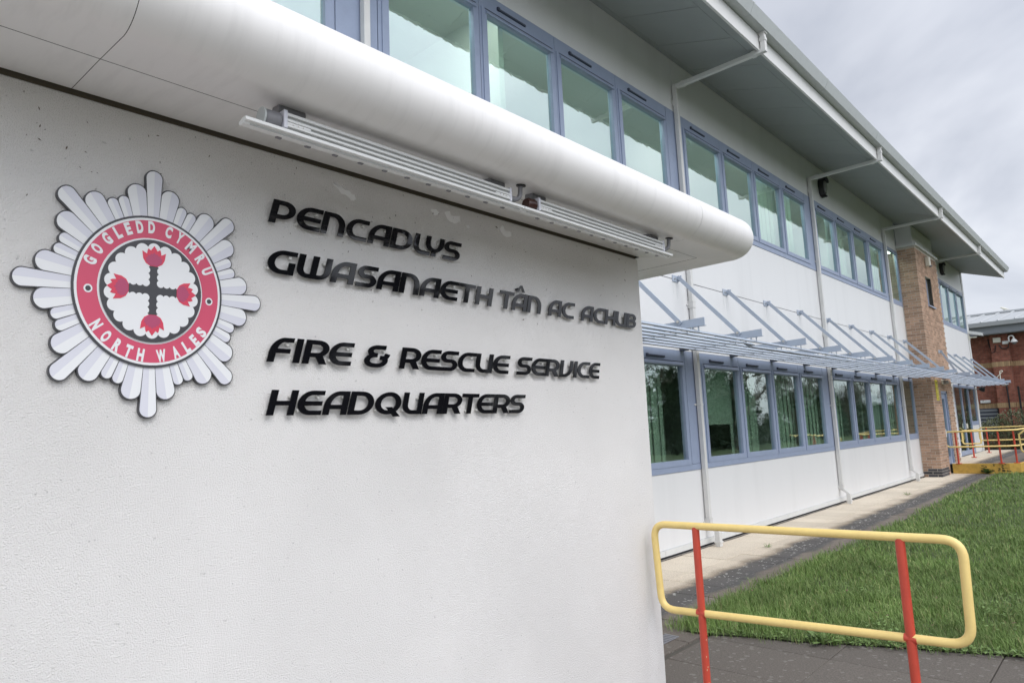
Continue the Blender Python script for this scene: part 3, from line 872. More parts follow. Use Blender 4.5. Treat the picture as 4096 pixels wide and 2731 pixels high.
# ------------------------------------------------------------------ brick pier
def build_pier():
    X0, X1, Y0, Y1 = 21.36, 24.05, 4.15, FAC+.1
    ZT = 4.735
    win = (22.25, 22.98, 3.13, 4.0)
    door = (22.42, 23.26, -1.62, .70)
    c = .006
    core = MB()
    # mortar core around the openings
    for x0, x1, z0, z1 in ((X0+c, win[0], G, ZT), (win[1], X1-c, door[3], ZT), (win[0], win[1], door[3], win[2]), (win[0], win[1], win[3], ZT), (win[0], door[0], G, door[3]), (door[1], X1-c, G, door[3])):
        core.box(x0, x1, Y0+c, Y1, z0, z1)
    pier = part('brick_pier', core, M['mortar'], bld)
    full = MB().box(-.1075, .1075, -.05, .05, -.0325, .0325, c=.003).mesh('brick', M['brick'])
    side = MB().box(-.05, .05, -.1075, .1075, -.0325, .0325, c=.003).mesh('brick', M['brick'])
    half = MB().box(-.05, .05, -.05, .05, -.0325, .0325, c=.003).mesh('brick', M['brick'])
    dfull = MB().box(-.1075, .1075, -.05, .05, -.0325, .0325, c=.003).mesh('brick', M['bluebrick'])
    dside = MB().box(-.05, .05, -.1075, .1075, -.0325, .0325, c=.003).mesh('brick', M['bluebrick'])
    rest = MB()
    n = 0
    z = G+.0325+.004
    row = 0
    rng = random.Random(8)
    while z < ZT-.03:
        dark = row < 3
        # return face: one stretcher end and headers alternate with the bond
        odd = row % 2
        # front face bricks
        xs = []
        x = X0+(.1075 if odd == 0 else .05)
        first = True
        y_side = []
        if odd == 0:
            # front starts with stretcher; return shows its header then a stretcher and a half
            y_side = [(Y0+.1+.01+.1075, 's'), (Y0+.1+.01+.215+.01+.05, 'h')]
            x = X0+.1075
            xs = [(x, 'f')]
            x += .225
        else:
            y_side = [(Y0+.1075, 's'), (Y0+.225+.1075, 's')]
            x = X0+.1+.01+.1075
            xs = [(x, 'f')]
            x += .225
        while x < X1-.05:
            xs.append((x, 'f')); x += .225
        for y, k in y_side:
            if n < 298:
                inst('brick', (dside if dark else side) if k == 's' else half, pier, (X0+.05+rng.uniform(-.001, .001), y, z)); n += 1
            else:
                d = .1075 if k == 's' else .05
                rest.box(X0, X0+.1, y-d, y+d, z-.0325, z+.0325)
        for j, (x, k) in enumerate(xs):
            a, b = x-.1075, min(x+.1075, X1)
            pieces = [(a, b)]
            for w in (win, door):
                if z > w[2]-.03 and z < w[3]+.03:
                    new = []
                    for (a, b) in pieces:
                        if b <= w[0] or a >= w[1]: new.append((a, b)); continue
                        if a < w[0]-.02: new.append((a, w[0]))
                        if b > w[1]+.02: new.append((w[1], b))
                    pieces = new
            for (a, b) in pieces:
                if abs(b-a-.215) < .002 and (j == 0 or dark) and n < 298:
                    inst('brick', dfull if dark else full, pier, ((a+b)/2, Y0+.05, z)); n += 1
                elif not (dark and abs(b-a-.215) < .002):
                    rest.box(a, b, Y0, Y0+.1, z-.0325, z+.0325)
                else:
                    rest.box(a, b, Y0, Y0+.1, z-.0325, z+.0325)
        row += 1
        z += .075
    part('brickwork', rest, M['brick'], pier, kind='stuff')
    # bricks in the window reveal
    part('window_reveal', MB().box(win[1]-.004, win[1]+.002, Y0+.11, Y0+.3, win[2], win[3]), M['brick'], pier)
    part('coping', MB().box(X0-.05, X1+.05, Y0-.05, FAC-.001, ZT+.004, ZT+.07, c=.004), M['trim'], bld)
    mb = MB().box(X0+.08, X1-.08, Y0+.06, FAC-.001, ZT+.071, 5.42).box(X0+.076, X1-.076, Y0+.056, Y0+.06, ZT+.071, 5.3)
    part('cladding_panel', mb, M['cladding'], bld)
    w = MB()
    frame_ring(w, win[0], win[1], win[2], win[3], win[0]+.06, win[1]-.06, win[2]+.06, win[3]-.06, Y0+.11, Y0+.17)
    wo = part('window', w, M['frame'], bld)
    part('pane', MB().box(win[0]+.055, win[1]-.055, Y0+.135, Y0+.145, win[2]+.055, win[3]-.055), M['glass'], wo)
    part('sill', MB().box(win[0]-.03, win[1]+.03, Y0-.05, Y0+.12, win[2]-.03, win[2]+.001), M['frame'], wo)
    d = MB()
    frame_ring(d, door[0], door[1], door[2]+.26, door[3], door[0]+.16, door[1]-.16, -1.16, door[3]-.22, Y0+.06, Y0+.13)
    do = part('door', d, M['frame'], bld)
    part('pane', MB().box(door[0]+.155, door[1]-.155, Y0+.09, Y0+.10, -1.165, door[3]-.215), M['glass'], do)
    part('lining', MB().box(door[0]-.0, door[0]+.05, Y0+.02, Y0+.06, G+.26, door[3]).box(door[1]-.05, door[1], Y0+.02, Y0+.06, G+.26, door[3]).box(door[0], door[1], Y0+.02, Y0+.06, door[3]-.06, door[3]), M['frame'], do)
    part('door_handle', MB().box(door[0]+.05, door[0]+.10, Y0+.0, Y0+.06, -.60, -.38, c=.008), M['alu'], do)
build_pier()

# ------------------------------------------------------------------ louvred sunshade over the ground floor
def build_sunshade():
    t = thing('sunshade', 'long blue grey louvred sunshade on raking arms above the lower windows', 'sunshade', (14, FAC, 1.1))
    xs = [5.38, 6.94, 8.50, 10.06, 11.62, 13.18, 14.74, 16.30, 17.86, 19.42, 20.98, 22.87, 24.5, 26.15, 27.8, 29.35, 30.9]
    rs = random.Random(14)
    for x in xs:
        yw = 4.15 if x == 22.87 else FAC
        dz = -.22 if x == 22.87 else 0
        # plate, raking arm, cantilever fin with a bottom flange
        mb = MB().box(x-.085, x+.07, yw-.012, yw-.0, 2.01+dz, 2.105+dz, c=.002).box(x+.045, x+.057, yw-.075, yw-.012, 2.02+dz, 2.10+dz)
        pl = part('wall_plate', mb, M['shade'], t)
        if yw == FAC and x < 21:
            for dx, ln in ((-.062, rs.uniform(.16, .24)), (.035, rs.uniform(.2, .32))):
                ds = MB().prism([(x+dx-.022, 2.005), (x+dx-.012, 2.005-ln*.6), (x+dx, 2.005-ln), (x+dx+.012, 2.005-ln*.6), (x+dx+.024, 2.005)], FAC-.0009, FAC+.001)
                part('dirt_streak', ds, M['dirty'], pl)
        part('bolt', MB().cyl((x-.03, yw-.013, 2.055+dz), (x-.03, yw-.028, 2.055+dz), .012, 8).cyl((x+.044, yw-.048, 2.06+dz), (x+.030, yw-.048, 2.06+dz), .014, 8), M['bolt'], pl)
        a, b = Vector((x+.05, yw-.045, 2.065+dz)), Vector((x+.05, 3.775, 1.185))
        d = (b-a).normalized(); s = d.cross(Vector((1, 0, 0)))*.026
        am = MB()
        e = d*.03
        pts = [a-e+s, a-e-s, b+e-s, b+e+s]
        am.add([p+Vector((-.022, 0, 0)) for p in pts]+[p+Vector((-.002, 0, 0)) for p in pts], [(0, 1, 2, 3), (7, 6, 5, 4), (0, 4, 5, 1), (1, 5, 6, 2), (2, 6, 7, 3), (3, 7, 4, 0)])
        ao = part('tie_arm', am, M['shade'], t)
        part('bolt', MB().cyl((x+.027, 3.78, 1.187), (x+.012, 3.78, 1.187), .016, 8), M['bolt'], ao)
        yin = yw-.02
        fm = MB().prism([(3.47, 1.115), (3.47, 1.20), (yin, 1.175), (yin, 1.105)], x+.052, x+.064, axis='x')
        fm.box(x+.035, x+.081, 3.462, yin, 1.104, 1.112)
        fo = part('fin', fm, M['shade'], t)
        part('fin_root', MB().box(x-.03, x+.075, yw-.09, yw-.0, 1.04, 1.100, c=.003), M['hood'], t)
    # louvre blades, in lengths; each is a tilted plate with a rolled lower lip
    def blade(y, x0, x1, drop=(0, 0)):
        w, th = .064, R(35)
        cy, cz = math.cos(th)*w/2, math.sin(th)*w/2
        mb = MB()
        prof = [(y+cy, 1.052+cz), (y+cy-.002, 1.056+cz), (y-cy-.002, 1.056-cz), (y-cy-.003, 1.0465-cz), (y-cy+.010, 1.0465-cz), (y-cy+.010, 1.0575-cz)]
        n = len(prof)
        vs = [(x0, a, b-drop[0]) for a, b in prof]+[(x1, a, b-drop[1]) for a, b in prof]
        mb.add(vs, [list(range(n)), list(range(2*n-1, n-1, -1))]+[(i, (i+1) % n, n+(i+1) % n, n+i) for i in range(n)])
        mb.m[4] = mb.m[5] = mb.m[6] = mb.m[7] = 1  # lip and underside faces take the painted shade tone
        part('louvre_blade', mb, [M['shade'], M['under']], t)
    for i in range(7):
        y = 3.575+i*.143
        cuts = [4.0, 9.0+.01*i, 14.78, 20.6, 26.0, 31.15]
        if i == 1: cuts[1] = 8.86
        if i == 3: cuts[1] = 8.2
        for a, b in zip(cuts, cuts[1:]):
            segs = [(a, b)]
            if y > 4.05:
                segs = []
                if a < 21.3: segs.append((a, min(b, 21.3)))
                if b > 24.15: segs.append((max(a, 24.15), b))
            for (s0, s1) in segs:
                drop = (0, 0)
                if i == 1 and s0 == 8.86: drop = (.035, 0); s0 = 8.62
                if i == 1 and s1 == 8.86: s1 = 8.84
                blade(y, s0, s1-.004, drop)
    # clips that carry the blades under each fin
    for x in xs:
        cm = MB()
        for i in range(7):
            y = 3.575+i*.143
            if y > 4.05 and 21.3 < x < 24.1: continue
            cm.box(x+.045, x+.070, y-.030, y-.024, 1.05, 1.104)
            cm.box(x+.045, x+.070, y+.040, y+.046, 1.075, 1.104)
        part('blade_clip', cm, M['shade'], t, kind='stuff')
build_sunshade()

# ------------------------------------------------------------------ entrance block: rendered sign wall under a bullnose canopy
YW = 2.33
XW = 3.815
def build_entrance():
    t = thing('entrance_block', 'white rendered entrance wall under a rounded white metal canopy, beside the camera', 'entrance', (1.5, YW, G))
    wall = MB().box(-6, XW, YW, YW+.22, G-.05, 1.104, c=.004)
    wall.box(XW-.25, XW-.002, YW+.22, FAC-.002, G-.05, 1.09).box(-6, XW-.26, FAC-.2, FAC-.01, G, 1.09)
    w = part('sign_wall', wall, M['render'], t)
    part('closer_strip', MB().box(-6, XW-.02, YW+.004, YW+.2, 1.104, 1.14), M['gap'], t)
    # paint smears left on the render, thin as a coat of paint
    rng = random.Random(2)
    for pts in ([(1.505, 1.052), (1.53, 1.058), (1.55, 1.04), (1.585, 1.035), (1.612, 1.022), (1.618, 1.0), (1.595, .995), (1.57, 1.012), (1.545, 1.015), (1.525, 1.035)],
                [(2.03, 1.055), (2.06, 1.062), (2.085, 1.05), (2.08, 1.035), (2.05, 1.03)],
                [(2.115, 1.058), (2.15, 1.07), (2.16, 1.05), (2.215, 1.062), (2.225, 1.035), (2.185, 1.015), (2.15, 1.02)],
                [(2.5, 1.055), (2.52, 1.072), (2.54, 1.05), (2.585, 1.05), (2.59, 1.03), (2.55, 1.015), (2.52, 1.022)],
                [(2.26, 1.02), (2.275, 1.026), (2.28, 1.012), (2.265, 1.008)]):
        fine = []
        for (a, b), (c, d) in zip(pts, pts[1:]+pts[:1]):
            for k in range(4):
                s = k/4
                fine.append((a+(c-a)*s+rng.uniform(-.004, .004), b+(d-b)*s+rng.uniform(-.0035, .0035)))
        part('paint_smear', MB().prism(fine, YW-.0012, YW+.001), M['patch'], w)
    # bits of cobweb and dirt caught on the render, and faint rust runs
    db = MB()
    for i in range(150):
        px = rng.uniform(.1, 3.75); pz = 1.09-abs(rng.gauss(0, .30))
        k = rng.uniform(.0012, .0035)*(2 if rng.random() < .08 else 1)
        a = rng.uniform(0, 6.28)
        db.add([(px+k*2.2*math.cos(a), YW-.0016, pz+k*2.2*math.sin(a)), (px-k*.5*math.sin(a), YW-.002, pz+k*.5*math.cos(a)), (px-k*1.6*math.cos(a), YW-.0014, pz-k*1.6*math.sin(a)), (px+k*.6*math.sin(a), YW-.0018, pz-k*.6*math.cos(a))], [(0, 1, 2, 3)])
    part('dirt_specks', db, M['debris'], w, kind='stuff')
    # canopy: profile (outward offset o, height) swept along the front and round the corner
    gap = .002
    noz = []
    for k in range(0, 25):
        a = R(-90+180*k/24)
        noz.append((.47+.132*math.cos(a), 1.217+.132*math.sin(a)))
    prof_noz = [(.282, 1.100)]+noz+[(.30, 1.35), (-.1, 1.352)]
    prof_sof = [(.012, 1.117), (.278, 1.1005)]
    RC = .42
    def ring_pts(o, x0, x1, corner):
        """plan path of offset o from x0 to x1, or from x0 round the corner to the facade"""
        if not corner: return [(x0, YW-o), (x1, YW-o)]
        pts = [(x0, YW-o)]
        if o > RC:
            for k in range(0, 13):
                a = R(-90+90*k/12)
                pts.append((XW+RC+(o-RC)*math.cos(a), YW-RC+(o-RC)*math.sin(a)))
        else:
            pts += [(XW+o, YW-o)]*13
        pts.append((XW+o, FAC-.005))
        return pts
    def sweep(prof, x0, x1, corner, th=.0):
        mb = MB()
        rows = [[(px, py, z) for px, py in ring_pts(o, x0, x1, corner)] for o, z in prof]
        nn = len(rows[0])
        vs = [p for r in rows for p in r]
        fs = []
        for i in range(len(rows)-1):
            for j in range(nn-1):
                q = [i*nn+j, i*nn+j+1, (i+1)*nn+j+1, (i+1)*nn+j]
                if len({vs[k] for k in q}) > 2: fs.append(q)
        mb.add(vs, fs)
        return mb
    seams = [-5.45, -2.43, .57, 3.57]
    for a, b in zip(seams, seams[1:]):
        part('canopy_nose', sweep(prof_noz, a+gap/2, b-gap/2, False), M['canopy'], t, smooth=True)
        part('soffit_panel', sweep(prof_sof, a+gap/2, b-gap/2, False), M['canopy'], t)
    part('canopy_nose', sweep(prof_noz, 3.57+gap/2, None, True), M['canopy'], t, smooth=True)
    part('soffit_panel', sweep(prof_sof, 3.57+gap/2, None, True), M['canopy'], t)
    # dark lining above the open joints, and the deck
    lin = sweep([(-.02, 1.135), (.285, 1.118), (.44, 1.105)], -5.45, None, True)
    part('lining', lin, M['dark'], t)
    ln2 = MB()
    for sx in seams[1:]:
        pr = [(o-.012 if o > .3 else o, z+(.008 if z < 1.2 else 0)) for o, z in prof_noz[:-2]]
        rows = [[(sx-.02, YW-o, z), (sx+.02, YW-o, z)] for o, z in pr]
        vs = [p for r in rows for p in r]
        ln2.add(vs, [(2*i, 2*i+1, 2*i+3, 2*i+2) for i in range(len(rows)-1)])
    part('lining', ln2, M['dark'], t)
    part('deck', MB().box(-5.45, XW+.1, YW-.1, FAC-.005, 1.30, 1.345), M['gutter'], t)
    return t
build_entrance()

# ------------------------------------------------------------------ round star badge
def build_badge():
    CX, CZ, EX, EZ = .8160, .5063, .962, 1.049
    t = thing('star_badge', 'large white pointed star badge with a red ring, mounted on the rendered wall', 'badge', (CX, YW, CZ))
    def P(r, a):   # polar, clockwise from the top
        return (CX+EX*r*math.sin(R(a)), CZ+EZ*r*math.cos(R(a)))
    def disc(r, a=0, d=0, n=40):
        cx, cz = P(d, a)
        return [(cx+EX*r*math.cos(2*math.pi*k/n), cz+EZ*r*math.sin(2*math.pi*k/n)) for k in range(n)]
    def local(pts, d, a):
        """points (u across, v outward) around a point at distance d, clock angle a"""
        s, c = math.sin(R(a)), math.cos(R(a))
        return [(CX+EX*((d+v)*s+u*c), CZ+EZ*((d+v)*c-u*s)) for u, v in pts]
    widths = [9, 11, 7, 7, 11]
    lens = [.388, .338, .303, .303, .338]
    ang = 0
    plate = MB()
    k = 0
    for s in range(8):
        for i in range(5):
            w = widths[i]
            if i == 0: c = s*45
            else: c = s*45+4.5+sum(widths[1:i])+w/2
            half = R(w/2)
            def outline(grow, tip):
                L_ = lens[i]
                r0 = .20
                wt = math.tan(half)*(L_-.02)*(.93 if i == 0 else .985)+grow
                wb = math.tan(half)*r0*1.05+grow
                ct = L_-wt*.92+tip
                pts = [(-wb, r0), (-wt, ct)]
                pts += [(wt*math.cos(R(180-x)), ct+wt*.92*math.sin(R(x))) for x in range(15, 180, 15)]
                pts += [(wt, ct), (wb, r0)]
                return pts
            o = outline(.0022, .0018)
            plate.prism(local(o, 0, c), YW-.0165-.0001*(k % 3), YW-.002-.0001*(k % 3))
            f = outline(-.0013, -.0022)
            n = len(f)
            mid = n//2
            top = f[mid]
            left = f[:mid+1]+[(0, .20)]
            right = f[mid:]+[(0, .20)]
            mb = MB()
            mb.prism(local(left, 0, c), YW-.0182, YW-.016, 0)
            mb.prism(local(right, 0, c), YW-.0182, YW-.016, 1)
            part('ray', mb, [M['white'], M['lilac']], t)
            k += 1
    part('backing_plate', plate, M['plate'], t)
    def lay(name, pts, y0, y1, m, parent=None): return part(name, MB().prism(pts, y0, y1), M[m], parent or t)
    rim = lay('centre_disc', disc(.2362, n=72), YW-.024, YW-.0175, 'plate')
    lay('white_ring', disc(.2294, n=72), YW-.0246, YW-.0235, 'white', rim)
    lay('red_ring', disc(.2218, n=72), YW-.0252, YW-.0242, 'emred', rim)
    lay('inner_white_ring', disc(.1655, n=64), YW-.0258, YW-.0248, 'white', rim)
    inner = lay('inner_disc', disc(.1592, n=64), YW-.032, YW-.0254, 'plate')
    y = YW-.0326
    cl = MB().prism(disc(.1365, n=60), y-.0002, y+.001)
    for j in range(22):
        cl.prism(disc(.0205, (j+.5)*360/22-8.2, .1285, 20), y-.00005*(j % 2), y+.001)
    part('scalloped_cloud', cl, M['white'], inner)
    cr = MB()
    for a in (0, 90, 180, 270):
        cr.prism(local([(-.0185, 0), (-.0185, .088), (.0185, .088), (.0185, 0)], 0, a), y-.00035-.00004*(a % 180 > 0), y+.0008)
    part('cross', cr, M['plate'], inner)
    bp = MB()
    for a in (0, 90, 180, 270):
        for sgn in (-1, 1):
            for j, v in enumerate((.0235, .0425, .0625, .0815)):
                q = local([(sgn*.0225, v)], 0, a)[0]
                bp.prism([(q[0]+EX*.0115*math.cos(2*math.pi*i/18), q[1]+EZ*.0115*math.sin(2*math.pi*i/18)) for i in range(18)], y-.00045-.00001*(j+4*(a//90)+16*(sgn > 0)), y+.0008)
    part('scallop_edge', bp, M['white'], inner)
    # the four flowers
    fl = [(-.012, .076), (-.026, .084), (-.034, .098), (-.0375, .121), (-.030, .117), (-.0225, .113), (-.021, .124), (-.0185, .130), (-.0105, .1245), (-.0065, .131), (0, .140),
          (.0065, .131), (.0105, .1245), (.0185, .130), (.021, .124), (.0225, .113), (.030, .117), (.0375, .121), (.034, .098), (.026, .084), (.012, .076)]
    fi = [(-.012, .0775), (-.024, .088), (-.026, .102), (-.022, .101), (-.019, .110), (-.014, .108), (-.010, .115), (-.0055, .113), (0, .120),
          (.0055, .113), (.010, .115), (.014, .108), (.019, .110), (.022, .101), (.026, .102), (.024, .088), (.012, .0775)]
    for a in (0, 90, 180, 270):
        f = part('flower', MB().prism(local(fl, 0, a), y-.0016, y+.0008), M['emcrimson'], inner)
        part('flower_heart', MB().prism(local(fi, 0, a), y-.0020, y-.001), M['empurple'], f)
    for a in (-94, 94):
        b = lay('white_roundel', disc(.0125, a, .1905, 24), YW-.0257, YW-.0248, 'white', rim)
        part('dark_spot', MB().prism(disc(.0078, a, .1905, 20), YW-.0261, YW-.0254), M['plate'], rim)
    # lettering round the ring
    def glyph(ch):
        cu = bpy.data.curves.new('ring_letter', 'FONT')
        cu.body = ch; cu.size = .0545; cu.align_x = 'CENTER'; cu.offset = .0030; cu.resolution_u = 4
        ob = bpy.data.objects.new('ring_letter', cu)
        COL.objects.link(ob)
        bpy.context.view_layer.update()
        me = bpy.data.meshes.new_from_object(ob.evaluated_get(bpy.context.evaluated_depsgraph_get()))
        vs = [v.co[:2] for v in me.vertices]; fs = [list(p.vertices) for p in me.polygons]
        bpy.data.objects.remove(ob); bpy.data.curves.remove(cu); bpy.data.meshes.remove(me)
        return vs, fs
    TOP = list(zip('GOGLEDD', (-69.5, -57.6, -44.9, -33.6, -23.6, -13.0, -2.2)))+list(zip('CYMRU', (14.0, 25.0, 38.0, 51.6, 64.5)))
    BOT = list(zip('NORTH', (-125.8, -138.2, -150.0, -160.5, -171.3)))+list(zip('WALES', (170.3, 156.5, 145.2, 135.3, 125.2)))
    for seq, top in ((TOP, True), (BOT, False)):
        for ch, a in seq:
            vs, fs = glyph(ch)
            zs = [v[1] for v in vs]
            z0, z1 = min(zs), max(zs)
            sc = .039/(z1-z0)
            wx = max(v[0] for v in vs)-min(v[0] for v in vs)
            want = {'I': .009, 'M': .027, 'W': .030, 'E': .0185, 'L': .0185}.get(ch, .0215)
            sx = want/wx
            mx = (max(v[0] for v in vs)+min(v[0] for v in vs))/2
            if top: pts = local([((vx-mx)*sx, (vz-z0)*sc-.0195) for vx, vz in vs], .2005, a)
            else: pts = local([(-(vx-mx)*sx, .0195-(vz-z0)*sc) for vx, vz in vs], .2015, a)
            mb = MB().add([(px, YW-.0257, pz) for px, pz in pts], fs)
            part('ring_letter', mb, M['white'], rim)
build_badge()

# ------------------------------------------------------------------ raised black letters
LINES = [
    (0.8215, [('P', 1.214, 1.313), ('E', 1.322, 1.428), ('N', 1.433, 1.538), ('C', 1.546, 1.650), ('A', 1.657, 1.767), ('D', 1.773, 1.889), ('L', 1.899, 1.996), ('Y', 1.965, 2.073), ('S', 2.077, 2.180)]),
    (0.6285, [('G', 1.203, 1.315), ('W', 1.323, 1.470), ('A', 1.476, 1.583), ('S', 1.595, 1.692), ('A', 1.699, 1.812), ('N', 1.817, 1.924), ('A', 1.932, 2.044), ('E', 2.049, 2.159), ('T', 2.163, 2.268), ('H', 2.277, 2.390), ('T', 2.438, 2.545), ('A', 2.537, 2.649), ('N', 2.655, 2.765), ('A', 2.830, 2.939), ('C', 2.946, 3.056), ('A', 3.125, 3.237), ('C', 3.244, 3.355), ('H', 3.360, 3.471), ('U', 3.473, 3.589), ('B', 3.593, 3.700)]),
    (0.2972, [('F', 1.211, 1.301), ('I', 1.312, 1.341), ('R', 1.352, 1.457), ('E', 1.461, 1.567), ('&', 1.627, 1.750), ('R', 1.811, 1.920), ('E', 1.925, 2.034), ('S', 2.037, 2.141), ('C', 2.145, 2.256), ('U', 2.260, 2.373), ('E', 2.377, 2.492), ('S', 2.554, 2.661), ('E', 2.665, 2.778), ('R', 2.781, 2.893), ('V', 2.901, 3.013), ('I', 3.021, 3.055), ('C', 3.058, 3.171), ('E', 3.168, 3.268)]),
    (0.1033, [('H', 1.210, 1.318), ('E', 1.325, 1.431), ('A', 1.438, 1.545), ('D', 1.551, 1.667), ('Q', 1.675, 1.807), ('U', 1.817, 1.926), ('A', 1.932, 2.043), ('R', 2.047, 2.158), ('T', 2.157, 2.264), ('E', 2.258, 2.366), ('R', 2.371, 2.484), ('S', 2.488, 2.594)]),
]
WORDS = [('PENCADLYS', 9), ('GWASANAETH', 10), ('T\u00c2N', 3), ('AC', 2), ('ACHUB', 5)], [('FIRE', 4), ('&', 1), ('RESCUE', 6), ('SERVICE', 7)], [('HEADQUARTERS', 12)]

def build_letters():
    H, SV, SH, SL = .0925, .0272, .0172, .258
    def strokes(ch, w):
        a, b = SV/2/w, SH/2/H
        A = arc
        q = 1-b
        C_ = [(1, q)]+A(.54, .5, .54-a, .5-b, 90, 270, 16)+[(1, b)]
        ST, RS = [(a, 0), (a, 1)], [(1-a, 0), (1-a, 1)]
        D_ = [(a, q), (.45, q)]+A(.45, .5, .55-a, .5-b, 90, -90, 16)+[(a, b)]
        def bowl(y0, y1, x0=.5, xr=1.0): return [(a, y1), (x0, y1)]+A(x0, (y0+y1)/2, xr-a-x0, (y1-y0)/2, 90, -90, 12)+[(a, y0)]
        A_ = [(a, 0), (a, .38)]+A(.60, .38, .60-a, q-.38, 180, 90, 12)+[(1, q)]
        if ch == 'P': return [ST, bowl(.30, q, .48)]
        if ch == 'E': return [C_, [(a+.10, .475), (.97, .475)]]
        if ch == 'C': return [C_]
        if ch == 'G': return [C_, [(1-a, 0), (1-a, .52)]]
        if ch == 'N': return [ST, [(a, q), (.42, q)]+A(.42, .42, .58-a, q-.42, 90, 0, 10)+[(1-a, 0)]]
        if ch == 'A': return [A_, RS, [(a, .33), (1-a, .33)]]
        if ch == 'D': return [ST, D_]
        if ch == 'L': return [[(a, 1), (a, .42)]+A(.55, .42, .55-a, .42-b, 180, 270, 10)+[(1, b)]]
        if ch == 'Y': return [[(a, 1), (a, .70)]+A(.5, .70, .5-a, .70-.30, 180, 360, 16)+[(1-a, 1)], [(.5, .33), (.5, 0)]]
        if ch == 'S':
            y1 = (q+.5)/2; r1 = (q-.5)/2; y0 = (b+.5)/2; r0 = (.5-b)/2
            return [[(1, q), (.40, q)]+A(.40, y1, .40-a, r1, 90, 270, 12)+A(.60, y0, .40-a, r0, 90, -90, 12)+[(0, b)]]
        if ch == 'T': return [[(0, q), (1, q)], [(.5, 0), (.5, .93)]]
        if ch == 'H': return [ST, RS, [(a, .48), (1-a, .48)]]
        if ch == 'W':
            return [[(a, 1), (a, .42)]+A(.34, .42, .34-a, .42-b, 180, 270, 8)+A(.66, .42, .34-a, .42-b, 270, 360, 8)+[(1-a, 1)], [(.5, b), (.5, 1)]]
        if ch == 'U': return [[(a, 1), (a, .46)]+A(.5, .46, .5-a, .46-b, 180, 270, 10)+[(1, b)], RS]
        if ch == 'B': return [ST, bowl(.52, q, .52, .97), bowl(b, .52, .5)]
        if ch == 'F': return [A_, [(a, .46), (.93, .46)]]
        if ch == 'I': return [[(.5, 0), (.5, 1)]]
        if ch == 'R': return [ST, bowl(.375, q, .5)]
        if ch == 'V': return [ST, [(a, b), (.30, b)]+A(.30, .62, .70-a, .62-b, 270, 360, 10)+[(1-a, 1)]]
        if ch == 'Q': return [A(.5, .5, .5-a, .5-b, 90, 270, 16), A(.5, .5, .5-a, .5-b, 90, -90, 16)]
        if ch == '&':
            return [[(.80, q), (.45, q)]+A(.45, (q+.545)/2, .26, (q-.545)/2, 90, 270, 10)+[(.50, .545)], [(.48, .545)]+A(.42, (.52+b)/2, .42-a, (.545-b)/2, 90, 270, 12)+A(.52, (.52+b)/2, .46-a*1.2, (.545-b)/2, 270, 405, 12), [(.62, .43), (.78, .43)]+A(.78, .72, .14, .29, 270, 340, 6)]
        return [ST]
    def band(path, w):
        pts = [(u*w, v*H) for u, v in path]
        L_, R_ = [], []
        n = len(pts)
        for i, p in enumerate(pts):
            d1 = Vector(pts[i])-Vector(pts[i-1]) if i > 0 else None
            d2 = Vector(pts[i+1])-Vector(pts[i]) if i < n-1 else None
            if d1 is None: d = d2.normalized()
            elif d2 is None: d = d1.normalized()
            else:
                d1 = d1.normalized() if d1.length > 1e-7 else d2.normalized()
                d2 = d2.normalized() if d2.length > 1e-7 else d1
                d = (d1+d2).normalized()
            nx, nz = -d.y, d.x
            ox, oz = nx*SV/2, nz*SH/2
            L_.append((p[0]+ox, p[1]+oz)); R_.append((p[0]-ox, p[1]-oz))
        return L_+R_[::-1]
    def poly(mb, pts, x0, zb, k, y0, y1):
        mb.prism([(x0+px+SL*pz, zb+pz) for px, pz in pts], y0-.00015*k, y1)
    names = ('first', 'second', 'third', 'fourth', 'fifth', 'sixth', 'seventh', 'eighth', 'ninth', 'tenth', 'eleventh', 'last')
    words = [[WORDS[0][0]], list(WORDS[0][1:]), list(WORDS[1]), list(WORDS[2])]
    rng = random.Random(6)
    YF_, YB_ = YW-.0235, YW-.0185
    for (zb, row), ws in zip(LINES, words):
        seq = [(w, i, n) for w, n in ws for i in range(n)]
        for (ch, xa, xb), (word, i, n) in zip(row, seq):
            w = xb-xa
            cx = (xa+xb)/2+SL*H/2
            lab = ('raised glossy black ampersand between the words FIRE and RESCUE' if ch == '&' else
                   'raised glossy black letter %s, %s letter of the word %s' % ('\u00c2 with a roof accent' if (word[0] == 'T' and i == 1 and n == 3) else ch, 'last' if i == n-1 else names[i], word))
            t = thing('sign_letter', lab, 'letter', (cx, YW, zb), 'raised black letters on the rendered wall')
            mb = MB()
            st = strokes(ch, w)
            for k, s in enumerate(st):
                poly(mb, band(s, w), xa, zb, k, YF_, YB_)
            if ch == 'R': poly(mb, [(w*.42, H*.40), (w*.74, H*.40), (w*1.0, 0), (w*.70, 0)], xa, zb, 3, YF_, YB_)
            if ch == 'Q': poly(mb, [(w*.42, H*.33), (w*.66, H*.33), (w*1.04, -H*.10), (w*.78, -H*.10)], xa, zb, 3, YF_, YB_)
            part('face', mb, M['black'], t)
            spots = [(.16, .2), (.84, .75)] if ch not in 'IT' else [(.5, .15), (.5, .85)]
            for u, v in spots:
                px, pz = xa+u*w+SL*v*H-.006, zb+v*H
                part('standoff', MB().cyl((px, YB_+.001, pz), (px, YW+.002, pz), .0065, 10), M['clear'], t)
